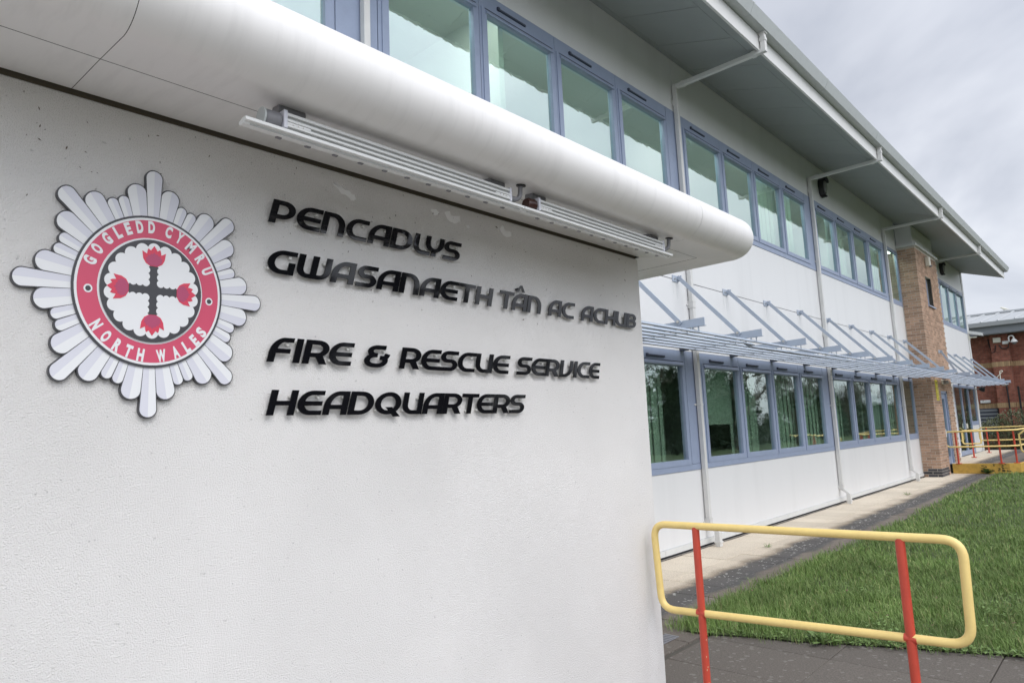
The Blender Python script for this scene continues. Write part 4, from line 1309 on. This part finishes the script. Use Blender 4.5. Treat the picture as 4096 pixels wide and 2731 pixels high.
            if word[0] == 'T' and i == 1 and n == 3:
                ac = MB()
                cx = xa+w*.58; z1 = zb+H*1.09; z2 = zb+H*1.47
                ac.prism([(cx-.022, z1), (cx-.003, z1), (cx+.021, z2-.012), (cx+.028, z2), (cx+.016, z2)], YF_, YB_)
                ac.prism([(cx+.016, z2), (cx+.028, z2), (cx+.047, z1), (cx+.031, z1), (cx+.0185, z2-.014)], YF_-.0002, YB_)
                ac.cyl((cx-.002, YB_, z1+.015), (cx-.002, YW, z1+.015), .006, 8)
                part('accent', ac, M['black'], t)
build_letters()

# ------------------------------------------------------------------ wall washer lamps slung under the canopy
def build_washers():
    for i, (x0, x1, b0, b1, lab) in enumerate(((1.052, 2.125, .925, 2.205, 'long white ribbed wall washer lamp under the canopy, above the word PENCADLYS'),
                                               (2.305, 3.415, 2.207, 3.50, 'white ribbed wall washer lamp under the canopy near its rounded end'))):
        t = thing('wall_washer', lab, 'lamp', ((x0+x1)/2, 1.92, 1.0), 'wall washer lamps under the canopy')
        mb = MB().box(x0+.012, x1-.012, 1.909, 1.955, 1.001, 1.055)
        part('housing', mb, M['alug'], t)
        for z, h in ((1.046, .0105), (1.0265, .009), (1.0085, .008)):
            part('rib', MB().box(x0+.012, x1-.012, 1.9005, 1.910, z-h/2, z+h/2, c=.0012), M['alu'], t)
        for xx in (x0, x1-.0125):
            e = MB().box(xx, xx+.0125, 1.899, 1.957, .998, 1.058, c=.001)
            part('end_cap', e, M['lilac'], t)
        for sx, sg in ((x0+.012, 1), (x1-.012, -1)):
            xa, xb = sorted((sx, sx+sg*.085))
            part('cover_strip', MB().box(xa, xb, 1.9025, 1.91, 1.0135, 1.0205), M['alu'], t)
            sb = MB()
            for k in range(3): sb.cyl((sx+sg*(.022+.018*k), 1.903, 1.017), (sx+sg*(.022+.018*k), 1.901, 1.017), .003, 8)
            part('screw', sb, M['bolt'], t)
        # reflector rail below
        rl = MB().prism([(1.8985, .994), (1.8985, .984), (1.911, .982), (1.913, .977), (1.938, .976), (1.943, .980), (1.943, .988), (1.915, .996)], b0, b1-.002, axis='x')
        part('rail', rl, M['alu'], t)
        gr = MB().box(b0+.02, b1-.02, 1.9115, 1.914, .9755, .9825)
        part('rail_groove', gr, M['alug'], t)
        k = b0+.12
        cl = MB()
        while k < b1-.05:
            cl.box(k, k+.018, 1.934, 1.945, .973, .979); k += .105
        part('rail_clip', cl, M['grey'], t, kind='stuff')
        for xx in (x0+.045, x1-.055):
            bk = MB().tube([(xx-.04, 1.963, 1.082), (xx+.055, 1.963, 1.082)], .024, 14).box(xx-.02, xx+.035, 1.945, 1.985, 1.05, 1.108)
            part('bracket', bk, M['grey'], t, smooth=True)
        jb = MB().tube([(x0-.058, 1.93, 1.024), (x0-.05, 1.93, 1.024), (x0-.006, 1.93, 1.026)], .028, 14, taper=[.8, 1, 1])
        part('driver_can', jb, M['grey'] if i == 0 else M['maroon'], t, smooth=True)
        if i == 0: part('can_lid', MB().cyl((x0-.064, 1.93, 1.024), (x0-.058, 1.93, 1.024), .030, 16), M['gutter'], t)
        # feed cable up into the soffit
        xx = x1
        pts = [(xx, 1.925, 1.022), (xx+.035, 1.922, 1.020)]+[(xx+.035+.03*math.sin(R(a)), 1.918-.008*a/90, 1.05-.03*math.cos(R(a))) for a in range(20, 100, 16)]+[(xx+.066, 1.905, 1.105)]
        part('cable', MB().tube(pts, .0105, 10, taper=[1.25, 1.3]+[1]*(len(pts)-2)), M['grey'], t, smooth=True)
        part('grommet', MB().cyl((xx+.066, 1.905, 1.083), (xx+.066, 1.904, 1.089), .022, 14), M['blackp'], t)
build_washers()

# ------------------------------------------------------------------ small fittings on the building
def bulkhead(x, z, lab):
    t = thing('bulkhead_lamp', lab, 'lamp', (x, FAC, z), 'oval bulkhead lamps under the eaves')
    def oval(s, y):
        return [(x+s*.115*math.cos(R(a))*(1 if abs(math.cos(R(a))) < .8 else 1), y, z+s*.20*math.sin(R(a))) for a in range(0, 360, 20)]
    def loft(rings):
        mb = MB(); n = len(rings[0])
        vs = [p for r in rings for p in r]
        fs = [(i*n+k, i*n+(k+1) % n, (i+1)*n+(k+1) % n, (i+1)*n+k) for i in range(len(rings)-1) for k in range(n)]
        fs += [list(range(n)), list(range((len(rings)-1)*n, len(rings)*n))]
        return mb.add(vs, fs)
    part('body', loft([oval(1, FAC-.001), oval(1, FAC-.07), oval(.92, FAC-.11)]), M['blackp'], t, smooth=True)
    part('lens', loft([oval(.66, FAC-.105), oval(.64, FAC-.125), oval(.45, FAC-.145)]), M['lens'], t, smooth=True)
    hd = MB().prism([(x-.12, z+.10), (x-.09, z+.17), (x, z+.215), (x+.09, z+.17), (x+.12, z+.10), (x+.10, z+.11), (x+.07, z+.15), (x, z+.18), (x-.07, z+.15), (x-.10, z+.11)], FAC-.17, FAC-.10)
    part('hood', hd, M['blackp'], t)
    part('foot', MB().box(x-.03, x+.03, FAC-.14, FAC-.02, z-.235, z-.195, c=.006), M['blackp'], t)
bulkhead(15.22, 5.03, 'black oval bulkhead lamp on white wall under the eaves, left of the brick pier')
bulkhead(27.25, 5.05, 'black oval bulkhead lamp under the eaves, right of the brick pier')

def build_fittings():
    # detector on the pier
    x, z = 22.52, 4.42
    t = thing('motion_sensor', 'cream box motion sensor high on the brick pier above its slit window', 'sensor', (x, 4.15, z))
    part('body', MB().box(x-.07, x+.07, 4.02, 4.149, z-.12, z+.16, c=.02), M['cream'], t)
    part('lens', MB().tube([(x, 4.03, z-.105), (x, 4.03, z-.15)], .055, 14, taper=[1, .6]), M['grey'], t, smooth=True)
    # emergency light over the pier door
    t = thing('emergency_light', 'clear emergency light on the brick pier above the narrow door', 'lamp', (22.82, 4.15, .95))
    part('base', MB().box(22.62, 23.02, 4.10, 4.149, .88, 1.02, c=.012), M['cream'], t)
    part('diffuser', MB().prism([(4.10, .89), (4.03, .91), (4.02, .96), (4.05, 1.0), (4.10, 1.01)], 22.64, 23.0, axis='x'), M['lens'], t)
    # yellow notice
    t = thing('yellow_notice', 'tall narrow yellow notice with a black flame mark, on the brick pier beside the door', 'sign', (21.95, 4.15, .6))
    part('panel', MB().box(21.80, 22.08, 4.138, 4.149, .43, .99), M['signy'], t)
    mk = MB().prism([(21.91, .77), (21.93, .73), (21.96, .73), (21.98, .77), (21.965, .79), (21.96, .82), (21.945, .79), (21.935, .80), (21.925, .785)], 4.1365, 4.138)
    mk.box(21.925, 21.965, 4.1365, 4.138, .685, .705)
    for k, w in enumerate((.16, .12, .17)): mk.box(21.94-w/2, 21.94+w/2, 4.1365, 4.138, .62-.03*k-.008, .62-.03*k+.004)
    for k, w in enumerate((.18, .14)): mk.box(21.94-w/2, 21.94+w/2, 4.1365, 4.138, .50-.03*k-.008, .50-.03*k+.004)
    for k, w in enumerate((.18, .18)): mk.box(21.94-w/2, 21.94+w/2, 4.1365, 4.138, .93-.03*k-.008, .93-.03*k+.004)
    part('print', mk, M['blackp'], t)
    # box camera on the building corner
    t = thing('box_camera', 'white boxed security camera on an arm at the far corner of the office', 'camera', (XEND, 4.5, 2.95))
    part('arm', MB().box(31.12, 31.2, 4.36, FAC-.012, 2.905, 2.945, c=.006).box(31.08, 31.24, FAC-.03, FAC-.012, 2.83, 3.0), M['cream'], t)
    hb = MB()
    hb.prism([(4.14, 2.95), (4.14, 3.05), (4.20, 3.075), (4.60, 3.20), (4.60, 3.08)], 31.08, 31.25, axis='x')
    part('housing', hb, M['alu'], t)
    part('lens', MB().box(31.10, 31.23, 4.128, 4.141, 2.965, 3.035), M['blackp'], t)
    # dark floodlight at the canopy end
    t = thing('floodlight', 'small dark floodlight at the far corner below the sunshade', 'lamp', (XEND, 4.5, .95))
    part('head', MB().tube([(31.1, 4.32, .92), (31.1, 4.42, .94), (31.1, 4.5, .95)], .10, 14, taper=[1, .9, .3]), M['blackp'], t, smooth=True)
    part('arm', MB().box(31.08, 31.12, 4.48, FAC-.013, .93, .97), M['grey'], t)
    # alarm cable loop hanging at the sunshade's end
    pts = [(30.95, 4.0, 1.2)]+[(31.0, 3.72-.05*math.cos(R(a)), 1.52+.05*math.sin(R(a))) for a in range(30, 200, 20)]+[(31.0, 3.78, 1.1), (31.0, 3.74, 1.02), (31.0, 3.62, 1.02), (31.0, 3.57, 1.08)]
    tag(part('loose_cable', MB().tube(pts, .014, 6), M['cream'], None), 'loose white cable looped over the far end of the sunshade', 'cable')
build_fittings()

# ------------------------------------------------------------------ handrails and ramp
def rounded(pts, r, n=6):
    """closed polyline with rounded corners"""
    out = []
    k = len(pts)
    for i in range(k):
        p, a, b = Vector(pts[i]), Vector(pts[i-1]), Vector(pts[(i+1) % k])
        u, v = (a-p).normalized(), (b-p).normalized()
        for j in range(n+1):
            s = j/n
            out.append((p+u*r)*(1-s)**2+p*2*s*(1-s)+(p+v*r)*s**2)
    return out

def build_near_rail():
    x = 3.68
    t = thing('handrail', 'yellow looped handrail on two red posts beside the rendered wall, nearest the camera', 'handrail', (x, 1.4, G), 'yellow and red handrails')
    tr = .0208
    loop = rounded([(x, 2.262, -.572), (x, .672, -.557), (x, .682, -1.010), (x, 2.240, -1.060)], .085, 8)
    loop = loop+[loop[0], loop[1]]
    part('rail', MB().tube(loop, tr, 18, caps=False), M['yellow'], t, smooth=True)
    for y, zt in ((1.985, -.575), (.925, -.566)):
        p = MB().tube([(x, y, G), (x, y, zt)], tr*1.02, 18)
        ps = part('post', p, M['red'], t, smooth=True)
        if y > 1.5:
            for k, (cz, ca) in enumerate(((-1.28, 4.0), (-1.335, 4.2), (-1.35, 3.9), (-1.42, 4.1), (-1.19, 4.3))):
                px, py = x+tr*1.03*math.cos(ca), y+tr*1.03*math.sin(ca)
                tx, ty = -math.sin(ca)*.003, math.cos(ca)*.003
                part('paint_chip', MB().add([(px-tx, py-ty, cz), (px, py, cz-.006), (px+tx, py+ty, cz+.001), (px+tx*.3, py+ty*.3, cz+.006)], [(0, 1, 2, 3)]), M['chip'], ps)
        part('weld_collar', MB().tube([(x, y-.027, -1.052+(1.985-y)*.031), (x, y+.027, -1.050+(1.985-y)*.031)], tr*1.035, 16, taper=[1, 1]), M['red'], ps, smooth=True)
build_near_rail()

def build_ramp():
    ZP = -1.357
    # platform and its kerb
    top = MB().add([(22.88, 4.6, ZP-.012), (22.95, 2.86, ZP-.012), (23.4, 2.55, ZP-.012), (34, 2.0, ZP-.012), (34, 4.6, ZP-.012)], [(0, 1, 2, 3, 4)])
    p = part('ramp_platform', top, M['bed'], kind='structure')
    me = MB().box(-.29, .29, -.29, .29, -.012, 0, c=.003).mesh('paving_slab', M['slab'])
    for i in range(14):
        for j in range(4):
            x, y = 23.35+.6*i, 4.27-.6*j
            if y < 2.6: continue
            inst('paving_slab', me, p, (x, y, ZP), None)
    k = MB().prism([(22.74, 4.149), (22.86, 2.85), (23.02, 2.62), (23.35, 2.5), (25.0, 2.35), (34, 1.85), (34, 2.0), (25.0, 2.52), (23.42, 2.66), (23.16, 2.74), (23.02, 2.92), (22.90, 4.149)], G-.03, ZP+.004, axis='z')
    kb = part('kerb', k, M['kerbyellow'], p)
    rng = random.Random(9)
    md = MB()
    for i in range(26):
        s = rng.random()**.6
        y = 3.55-.75*s; x = 22.74+(4.149-y)*.0924-.0015
        z = G+.06+.2*rng.random(); w, h = rng.uniform(.02, .09), rng.uniform(.006, .03)
        md.add([(x, y-w, z), (x, y-w*.3, z-h), (x, y+w, z-h*.3), (x, y+w*.4, z+h)], [(0, 1, 2, 3)])
    part('paint_loss', md, M['kerbdirt'], kb)
    tr = .024
    def posts(t, ps, zt):
        for x, y in ps:
            po = part('post', MB().tube([(x, y, ZP+.004), (x, y, zt)], tr, 10), M['red'], t, smooth=True)
            part('base_flange', MB().cyl((x, y, ZP+.004), (x, y, ZP+.022), .075, 12), M['red'], po)
    t = thing('handrail', 'yellow handrail with red posts on the worn yellow kerb in front of the brick pier', 'handrail', (22.9, 3.4, ZP), 'yellow and red handrails')
    zt, zb = -.46, -.885
    path = [(22.78, 3.9, zt), (22.88, 2.86, zt), (23.1, 2.62, zt), (24.9, 2.42, zt+.03), (27.5, 2.25, zt+.03)]
    pathb = [(22.78, 3.9, zb), (22.88, 2.86, zb), (23.1, 2.62, zb), (24.9, 2.42, zb+.03), (27.5, 2.25, zb+.03)]
    end = [Vector((22.79, 4.18, zt)), Vector((22.765, 4.25, zt-.06)), Vector((22.765, 4.25, zb+.06)), Vector((22.79, 4.18, zb))]
    part('rail', MB().tube([Vector(q) for q in path[::-1]]+end+[Vector(q) for q in pathb], tr, 10), M['yellow'], t, smooth=True)
    posts(t, [(22.80, 4.0), (22.89, 3.02), (23.12, 2.70), (24.9, 2.44)], zt)
    t = thing('handrail', 'small yellow loop handrail on one red post by the glazed doors', 'handrail', (26.1, 4.14, ZP), 'yellow and red handrails')
    x = 26.1
    loop = rounded([(x, 4.39, -.50), (x, 3.90, -.49), (x, 3.90, -.92), (x, 4.39, -.92)], .07)
    part('rail', MB().tube(loop+[loop[0], loop[1]], tr, 10, caps=False), M['yellow'], t, smooth=True)
    posts(t, [(x, 4.14)], -.51)
    t = thing('handrail', 'yellow two bar handrail with red posts in front of the grey green bush', 'handrail', (29.2, 3.5, ZP), 'yellow and red handrails')
    x = 29.2
    part('rail', MB().tube([(x, 1.5, -.46), (x, 4.32, -.47), (x, 4.39, -.54), (x, 4.39, -.86), (x, 4.32, -.92), (x, 1.5, -.91)], tr, 10), M['yellow'], t, smooth=True)
    posts(t, [(x, 4.17), (x, 2.6), (x, 1.7)], -.47)
    t = thing('handrail', 'yellow handrail end with red posts at the right edge, on the lower ramp', 'handrail', (22.0, 2.2, G), 'yellow and red handrails')
    x = 22.0
    part('rail', MB().tube([(x+1.5, .4, -.44), (x, 2.30, -.44), (x, 2.455, -.56), (x, 2.44, -.97), (x, 2.39, -1.01), (x+1.5, .5, -1.0)], tr, 10), M['yellow'], t, smooth=True)
    for y in (2.30, 1.4):
        part('post', MB().tube([(x+(2.3-y)*.79, y, G), (x+(2.3-y)*.79, y, -.45)], tr, 10), M['red'], t, smooth=True)
build_ramp()

# ------------------------------------------------------------------ red brick building beyond
def build_red_building():
    X = 36.5
    s = X/35.5
    t = thing('brick_building', 'red brick building with buff bands and a white metal roof beyond the office', 'building', (X+4, 3, G))
    Y1 = 14
    mb = MB().box(X+.35, X+12, 2.5, Y1, G, 3.45)
    part('wall', mb, M['redbrick'], t)
    a, b = 3.99, 4.645
    part('pilaster', MB().box(X, X+.349, a, b, G, 3.45), M['redbrick'], t)
    part('pilaster', MB().box(X-.1, X+.349, 1.2, 2.2, G, 3.45), M['redbrick'], t)
    sd = MB().box(-.05, .05, -.034, .034, -.105, .105).mesh('soldier_brick', M['buffband'])
    sw = None
    for z in (2.135, .345):
        bandm = MB()
        y = 2.3
        while y < 7.2:
            onp = a <= y <= b-.03
            if not (a-.04 < y < b+.03) or onp:
                inst('soldier_brick', sd, t, ((X-.006+.05) if onp else (X+.344+.05), y+.034, z))
            y += .0745
        # return of the pilaster
        for k in range(4): inst('soldier_brick', sd, t, (X+.05+.0745*k, a-.006+.034, z), (0, 0, 0))
    ef = MB().box(X-.45, X-.42, 3.0, Y1, 3.46, 3.80).box(X-.45, X+.35, 3.0, Y1, 3.44, 3.47)
    part('eaves', ef, M['greyfascia'], t)
    part('gutter', MB().prism([(X-.60, 3.80), (X-.63, 3.97), (X-.40, 3.985), (X-.42, 3.80)], 2.0, Y1, axis='y') if False else MB().prism([(X-.60, 3.79), (X-.63, 3.975), (X-.40, 3.985), (X-.42, 3.79)], 2.0, Y1), M['whiteroof'], t)
    rf = MB().add([(X-.5, 2.0, 3.985), (X-.5, Y1, 3.985), (X+6, Y1, 5.08), (X+6, 2.0, 5.08), (X+12.6, Y1, 3.985), (X+12.6, 2.0, 3.985)], [(0, 1, 2, 3), (3, 2, 4, 5), (0, 3, 5), (1, 4, 2)])
    part('roof', rf, M['whiteroof'], t)
    for k in range(12):
        y = 2.35+.62*k
        part('roof_seam', MB().add([(X-.5, y-.03, 3.99), (X-.5, y+.03, 3.99), (X-.5, y, 4.06), (X+6, y-.03, 5.085), (X+6, y+.03, 5.085), (X+6, y, 5.155)], [(0, 1, 2), (3, 5, 4), (0, 3, 4, 1), (1, 4, 5, 2), (2, 5, 3, 0)]), M['whiteroof'], t)
    part('roof_ridge', MB().box(X+5.8, X+6.2, 2.0, Y1, 5.07, 5.16), M['whiteroof'], t)
    # louvred vent
    v = part('vent', MB().box(X+.30, X+.349, 4.72, 5.9, -.9, .235), M['hood'], t)
    for k in range(6): part('vent_slat', MB().box(X+.27, X+.33, 4.74, 5.88, .10-.16*k, .19-.16*k), M['greyfascia'], v)
    part('rainwater_pipe', MB().tube([(X-.05, 4.25, 1.3), (X-.05, 4.25, .1), (X-.05, 4.2, G)], .03, 6), M['blackp'], t)
    part('wall_cable', MB().tube([(X+.33, 4.75, 3.3), (X+.32, 4.7, 2.85), (X-.02, 4.62, 2.66), (X-.03, 4.5, 2.7), (X-.03, 4.46, 2.98)], .02, 6).tube([(X-.03, 4.33, 2.97), (X-.03, 4.25, 2.82), (X-.03, 4.1, 2.78), (X-.03, 4.0, 2.85), (X-.03, 3.98, 3.0)], .018, 6), M['blackp'], t)
    # fittings
    j = thing('junction_box', 'cream junction box high on the red brick pilaster', 'box', (X, 4.38, 3.2))
    part('body', MB().box(X-.10, X-.001, 4.24, 4.52, 3.08, 3.30, c=.01), M['cream'], j)
    j = thing('dome_camera', 'white dome camera on a swan neck bracket on the red brick pilaster', 'camera', (X, 3.9, 3.1))
    part('wall_box', MB().box(X-.08, X-.001, 3.98, 4.2, 2.98, 3.12, c=.01), M['alu'], j)
    part('neck', MB().tube([(X-.05, 4.0, 3.05), (X-.22, 3.93, 3.06), (X-.25, 3.93, 3.2)]+[(X-.25, 3.84+.09*math.cos(R(q)), 3.22+.09*math.sin(R(q))) for q in range(0, 200, 30)]+[(X-.25, 3.75, 3.15)], .03, 8), M['alu'], j, smooth=True)
    part('dome', MB().tube([(X-.25, 3.75, 3.17), (X-.25, 3.75, 3.1), (X-.25, 3.75, 3.02)], .13, 14, taper=[.35, .8, 1.05]), M['alu'], j, smooth=True)
    part('bubble', MB().tube([(X-.25, 3.75, 3.02), (X-.25, 3.75, 2.97), (X-.25, 3.75, 2.93)], .10, 14, taper=[1, .8, .4]), M['grey'], j, smooth=True)
    j = thing('exit_light', 'small white wall light with a green lamp on the red brick wall', 'lamp', (X+.35, 5.1, .55))
    part('body', MB().box(X+.27, X+.348, 4.95, 5.33, .48, .61, c=.01), M['alu'], j)
    part('indicator', MB().box(X+.262, X+.269, 5.20, 5.24, .57, .595), M['greensheet'], j)
build_red_building()

def build_bird():
    x, y, z = 42.5, 4.63, 5.16
    t = thing('bird', 'small pale bird perched on the white metal roof ridge', 'bird', (x, y, z))
    part('body', MB().tube([(x, y+.16, z+.19), (x, y+.10, z+.20), (x, y+.02, z+.14), (x, y-.08, z+.10), (x, y-.24, z+.04)], .065, 10, taper=[.25, .62, 1, .75, .12]), M['cream'], t, smooth=True)
    part('legs', MB().cyl((x, y+.0, z), (x, y+.0, z+.09), .012, 6), M['twig'], t)
build_bird()

def build_mesh_fence():
    t = thing('mesh_fence', 'black mesh fence with a square post before the red brick building', 'fence', (35, 3, G))
    part('post', MB().box(34.9, 34.97, 3.66, 3.73, G, 1.08), M['post'], t)
    part('post', MB().box(34.9, 34.97, 1.3, 1.37, G, 1.08), M['post'], t)
    me = MB()
    z = -1.3
    while z < 1.05: me.box(34.93, 34.938, 1.34, 3.7, z, z+.008); z += .10
    y = 1.4
    while y < 3.68: me.box(34.93, 34.938, y, y+.008, -1.4, 1.04); y += .10
    part('wire_mesh', me, M['post'], t)
build_mesh_fence()

# ------------------------------------------------------------------ planting
def foliage(mb, centre, rad, n, ln, rng, shell=.55, flat=1):
    cx, cy, cz = centre
    for i in range(n):
        while True:
            u = Vector((rng.uniform(-1, 1), rng.uniform(-1, 1), rng.uniform(-1, 1)))
            if .02 < u.length < 1: break
        r = shell+(1-shell)*rng.random()
        u = u.normalized()*r
        p = (cx+u.x*rad[0], cy+u.y*rad[1], cz+u.z*rad[2])
        d = (u+Vector((rng.uniform(-.8, .8), rng.uniform(-.8, .8), rng.uniform(-.4, .9)))).normalized()
        up = Vector((rng.uniform(-.5, .5), rng.uniform(-.5, .5), 1)).normalized()
        leaf_poly(mb, p, d, up, ln*rng.uniform(.6, 1.3), ln*.5*rng.uniform(.7, 1.2))

def build_shrub():
    rng = random.Random(12)
    t = thing('round_bush', 'large rounded grey green bush behind the far yellow rails', 'bush', (33, 3.2, G))
    mb = MB()
    lobes = [((32.9, 4.35, -.85), (.9, .62, .72)), ((33.0, 3.7, -.66), (1.0, .8, .80)), ((33.1, 2.9, -.62), (1.1, .9, .80)), ((33.0, 2.0, -.68), (1.0, .9, .72)), ((33.2, 1.2, -.75), (1.0, .8, .65)), ((32.7, 3.3, -1.0), (.8, .8, .5)), ((32.6, 4.1, -1.1), (.6, .6, .45))]
    for c, r in lobes: foliage(mb, c, r, 1500, .085, rng, .72)
    part('foliage', mb, M['shrub'], t)
    tw = MB()
    for i in range(70):
        a = rng.uniform(0, 6.28); y = rng.uniform(1.2, 4.4)
        tw.tube([(33, y, G), (33+.5*math.cos(a), y+.4*math.sin(a), -1.0), (33+.8*math.cos(a), y+.6*math.sin(a), rng.uniform(-.7, -.2))], .014, 4, caps=False)
    part('stems', tw, M['twig'], t)
build_shrub()

def bare_tree(seed, hgt):
    rng = random.Random(seed)
    trunk, tw = MB(), MB()
    def grow(p, d, ln, r, lvl):
        q = p+d*ln*.5+Vector((rng.uniform(-.05, .05), rng.uniform(-.05, .05), 0))*ln
        e = p+d*ln+Vector((rng.uniform(-.06, .06), rng.uniform(-.06, .06), .02))*ln
        (trunk if lvl < 2 else tw).tube([p, q, e], r, 6 if lvl < 2 else 3, caps=False, taper=[1, .85, .68])
        if lvl >= 5: return
        n = 3 if lvl < 4 else 2
        for i in range(n):
            a = rng.uniform(0, 6.28); sp = rng.uniform(.35, .85)
            s = d.orthogonal().normalized()
            s = Matrix.Rotation(a, 3, d) @ s
            nd = (d*math.cos(sp)+s*math.sin(sp)+Vector((0, 0, .12))).normalized()
            grow(p+(e-p)*rng.uniform(.62, 1), nd, ln*rng.uniform(.6, .82), r*.62, lvl+1)
    grow(Vector((0, 0, 0)), Vector((.03, .02, 1)).normalized(), hgt*.30, hgt*.022, 0)
    return trunk.mesh('trunk', M['bark']), tw.mesh('branches', M['bark'])

def build_far_side():
    """what stands across the lawn and shows in the window panes and the black letters"""
    rng = random.Random(21)
    kinds = [bare_tree(5, 9.0), bare_tree(9, 8.0)]
    where = [('by the road opposite the first ground floor window', 27, -9), ('at the left end of the far hedge', 33, -12), ('tallest of those in front of the hedge', 38, -8), ('on the verge past the hedge middle', 44, -13), ('before the hedge gap', 50, -9), ('in the hedge gap', 57, -14), ('at the far bend of the road', 66, -10), ('last one before the green shed', 76, -13), ('in front of the green shed', 88, -12), ('at the far end of the green shed', 102, -12)]
    for i, (lab, x, y) in enumerate(where):
        t = thing('bare_tree', 'leafless tree across the lawn, %s' % lab, 'tree', (x, y, G), 'leafless trees across the lawn')
        t.rotation_euler = (0, 0, rng.uniform(0, 6.28))
        a, b = kinds[i % 2]
        for n, me in (('trunk', a), ('branches', b)):
            o = bpy.data.objects.new(n, me); COL.objects.link(o); o.parent = t
        s = rng.uniform(.8, 1.1)
        t.scale = (s, s, s)
    # dense evergreens opposite the entrance
    mb = MB()
    r2 = random.Random(4)
    for k in range(7): foliage(mb, (0, 0, 1.0+k*.9), (1.9-.22*k, 1.9-.22*k, .9), 520-50*k, .52, r2, .55)
    cm = mb.mesh('crown', M['conifer'])
    tm = MB().tube([(0, 0, 0), (0, 0, 7)], .16, 8, taper=[1, .3]).mesh('trunk', M['bark'])
    for x, y, lab in ((8.0, -9.5, 'dark evergreen tree across the lawn facing the star badge'), (11.6, -10.5, 'dark evergreen tree across the lawn, second from the entrance'), (15.0, -11.8, 'dark evergreen tree across the lawn beside the hedge end'), (3.0, -11, 'dark evergreen tree behind the camera nearest the entrance'), (40.0, -13.2, 'dark evergreen tree standing in the far hedge'), (43.5, -13.4, 'second dark evergreen tree in the far hedge'), (47.0, -13.2, 'third dark evergreen tree in the far hedge'), (50.5, -13.5, 'last dark evergreen tree in the far hedge')):
        t = thing('evergreen_tree', lab, 'tree', (x, y, G), 'evergreens across the lawn')
        for n, me in (('trunk', tm), ('crown', cm)):
            o = bpy.data.objects.new(n, me); COL.objects.link(o); o.parent = t
        t.rotation_euler = (0, 0, x); t.scale = (.9, .9, .95 if 5 < x < 20 else .74)
    mb = MB()
    for i in range(32):
        hh = 3.1+.8*math.sin(i*2.1)-(1.3 if 17 < i < 22 else 0)
        foliage(mb, (14+i*2.2, -14.5+math.sin(i*1.3)*.6, G+hh*.7), (1.8, .9, hh), 330, .60, r2, .6)
    tag(part('hedge', mb, M['hedge']), 'long dark hedge along the road across the lawn', 'hedge')
    t = thing('green_shed', 'long green clad building with a white roof across the lawn', 'building', (98, -18, G))
    part('wall', MB().box(84, 112, -22, -15.5, G, 1.7), M['greensheet'], t)
    part('roof', MB().prism([(-22.4, 1.7), (-15.1, 1.7), (-15.1, 2.0), (-18.7, 3.4), (-22.4, 2.0)], 83.6, 112.4, axis='x'), M['whiteroof'], t)
build_far_side()
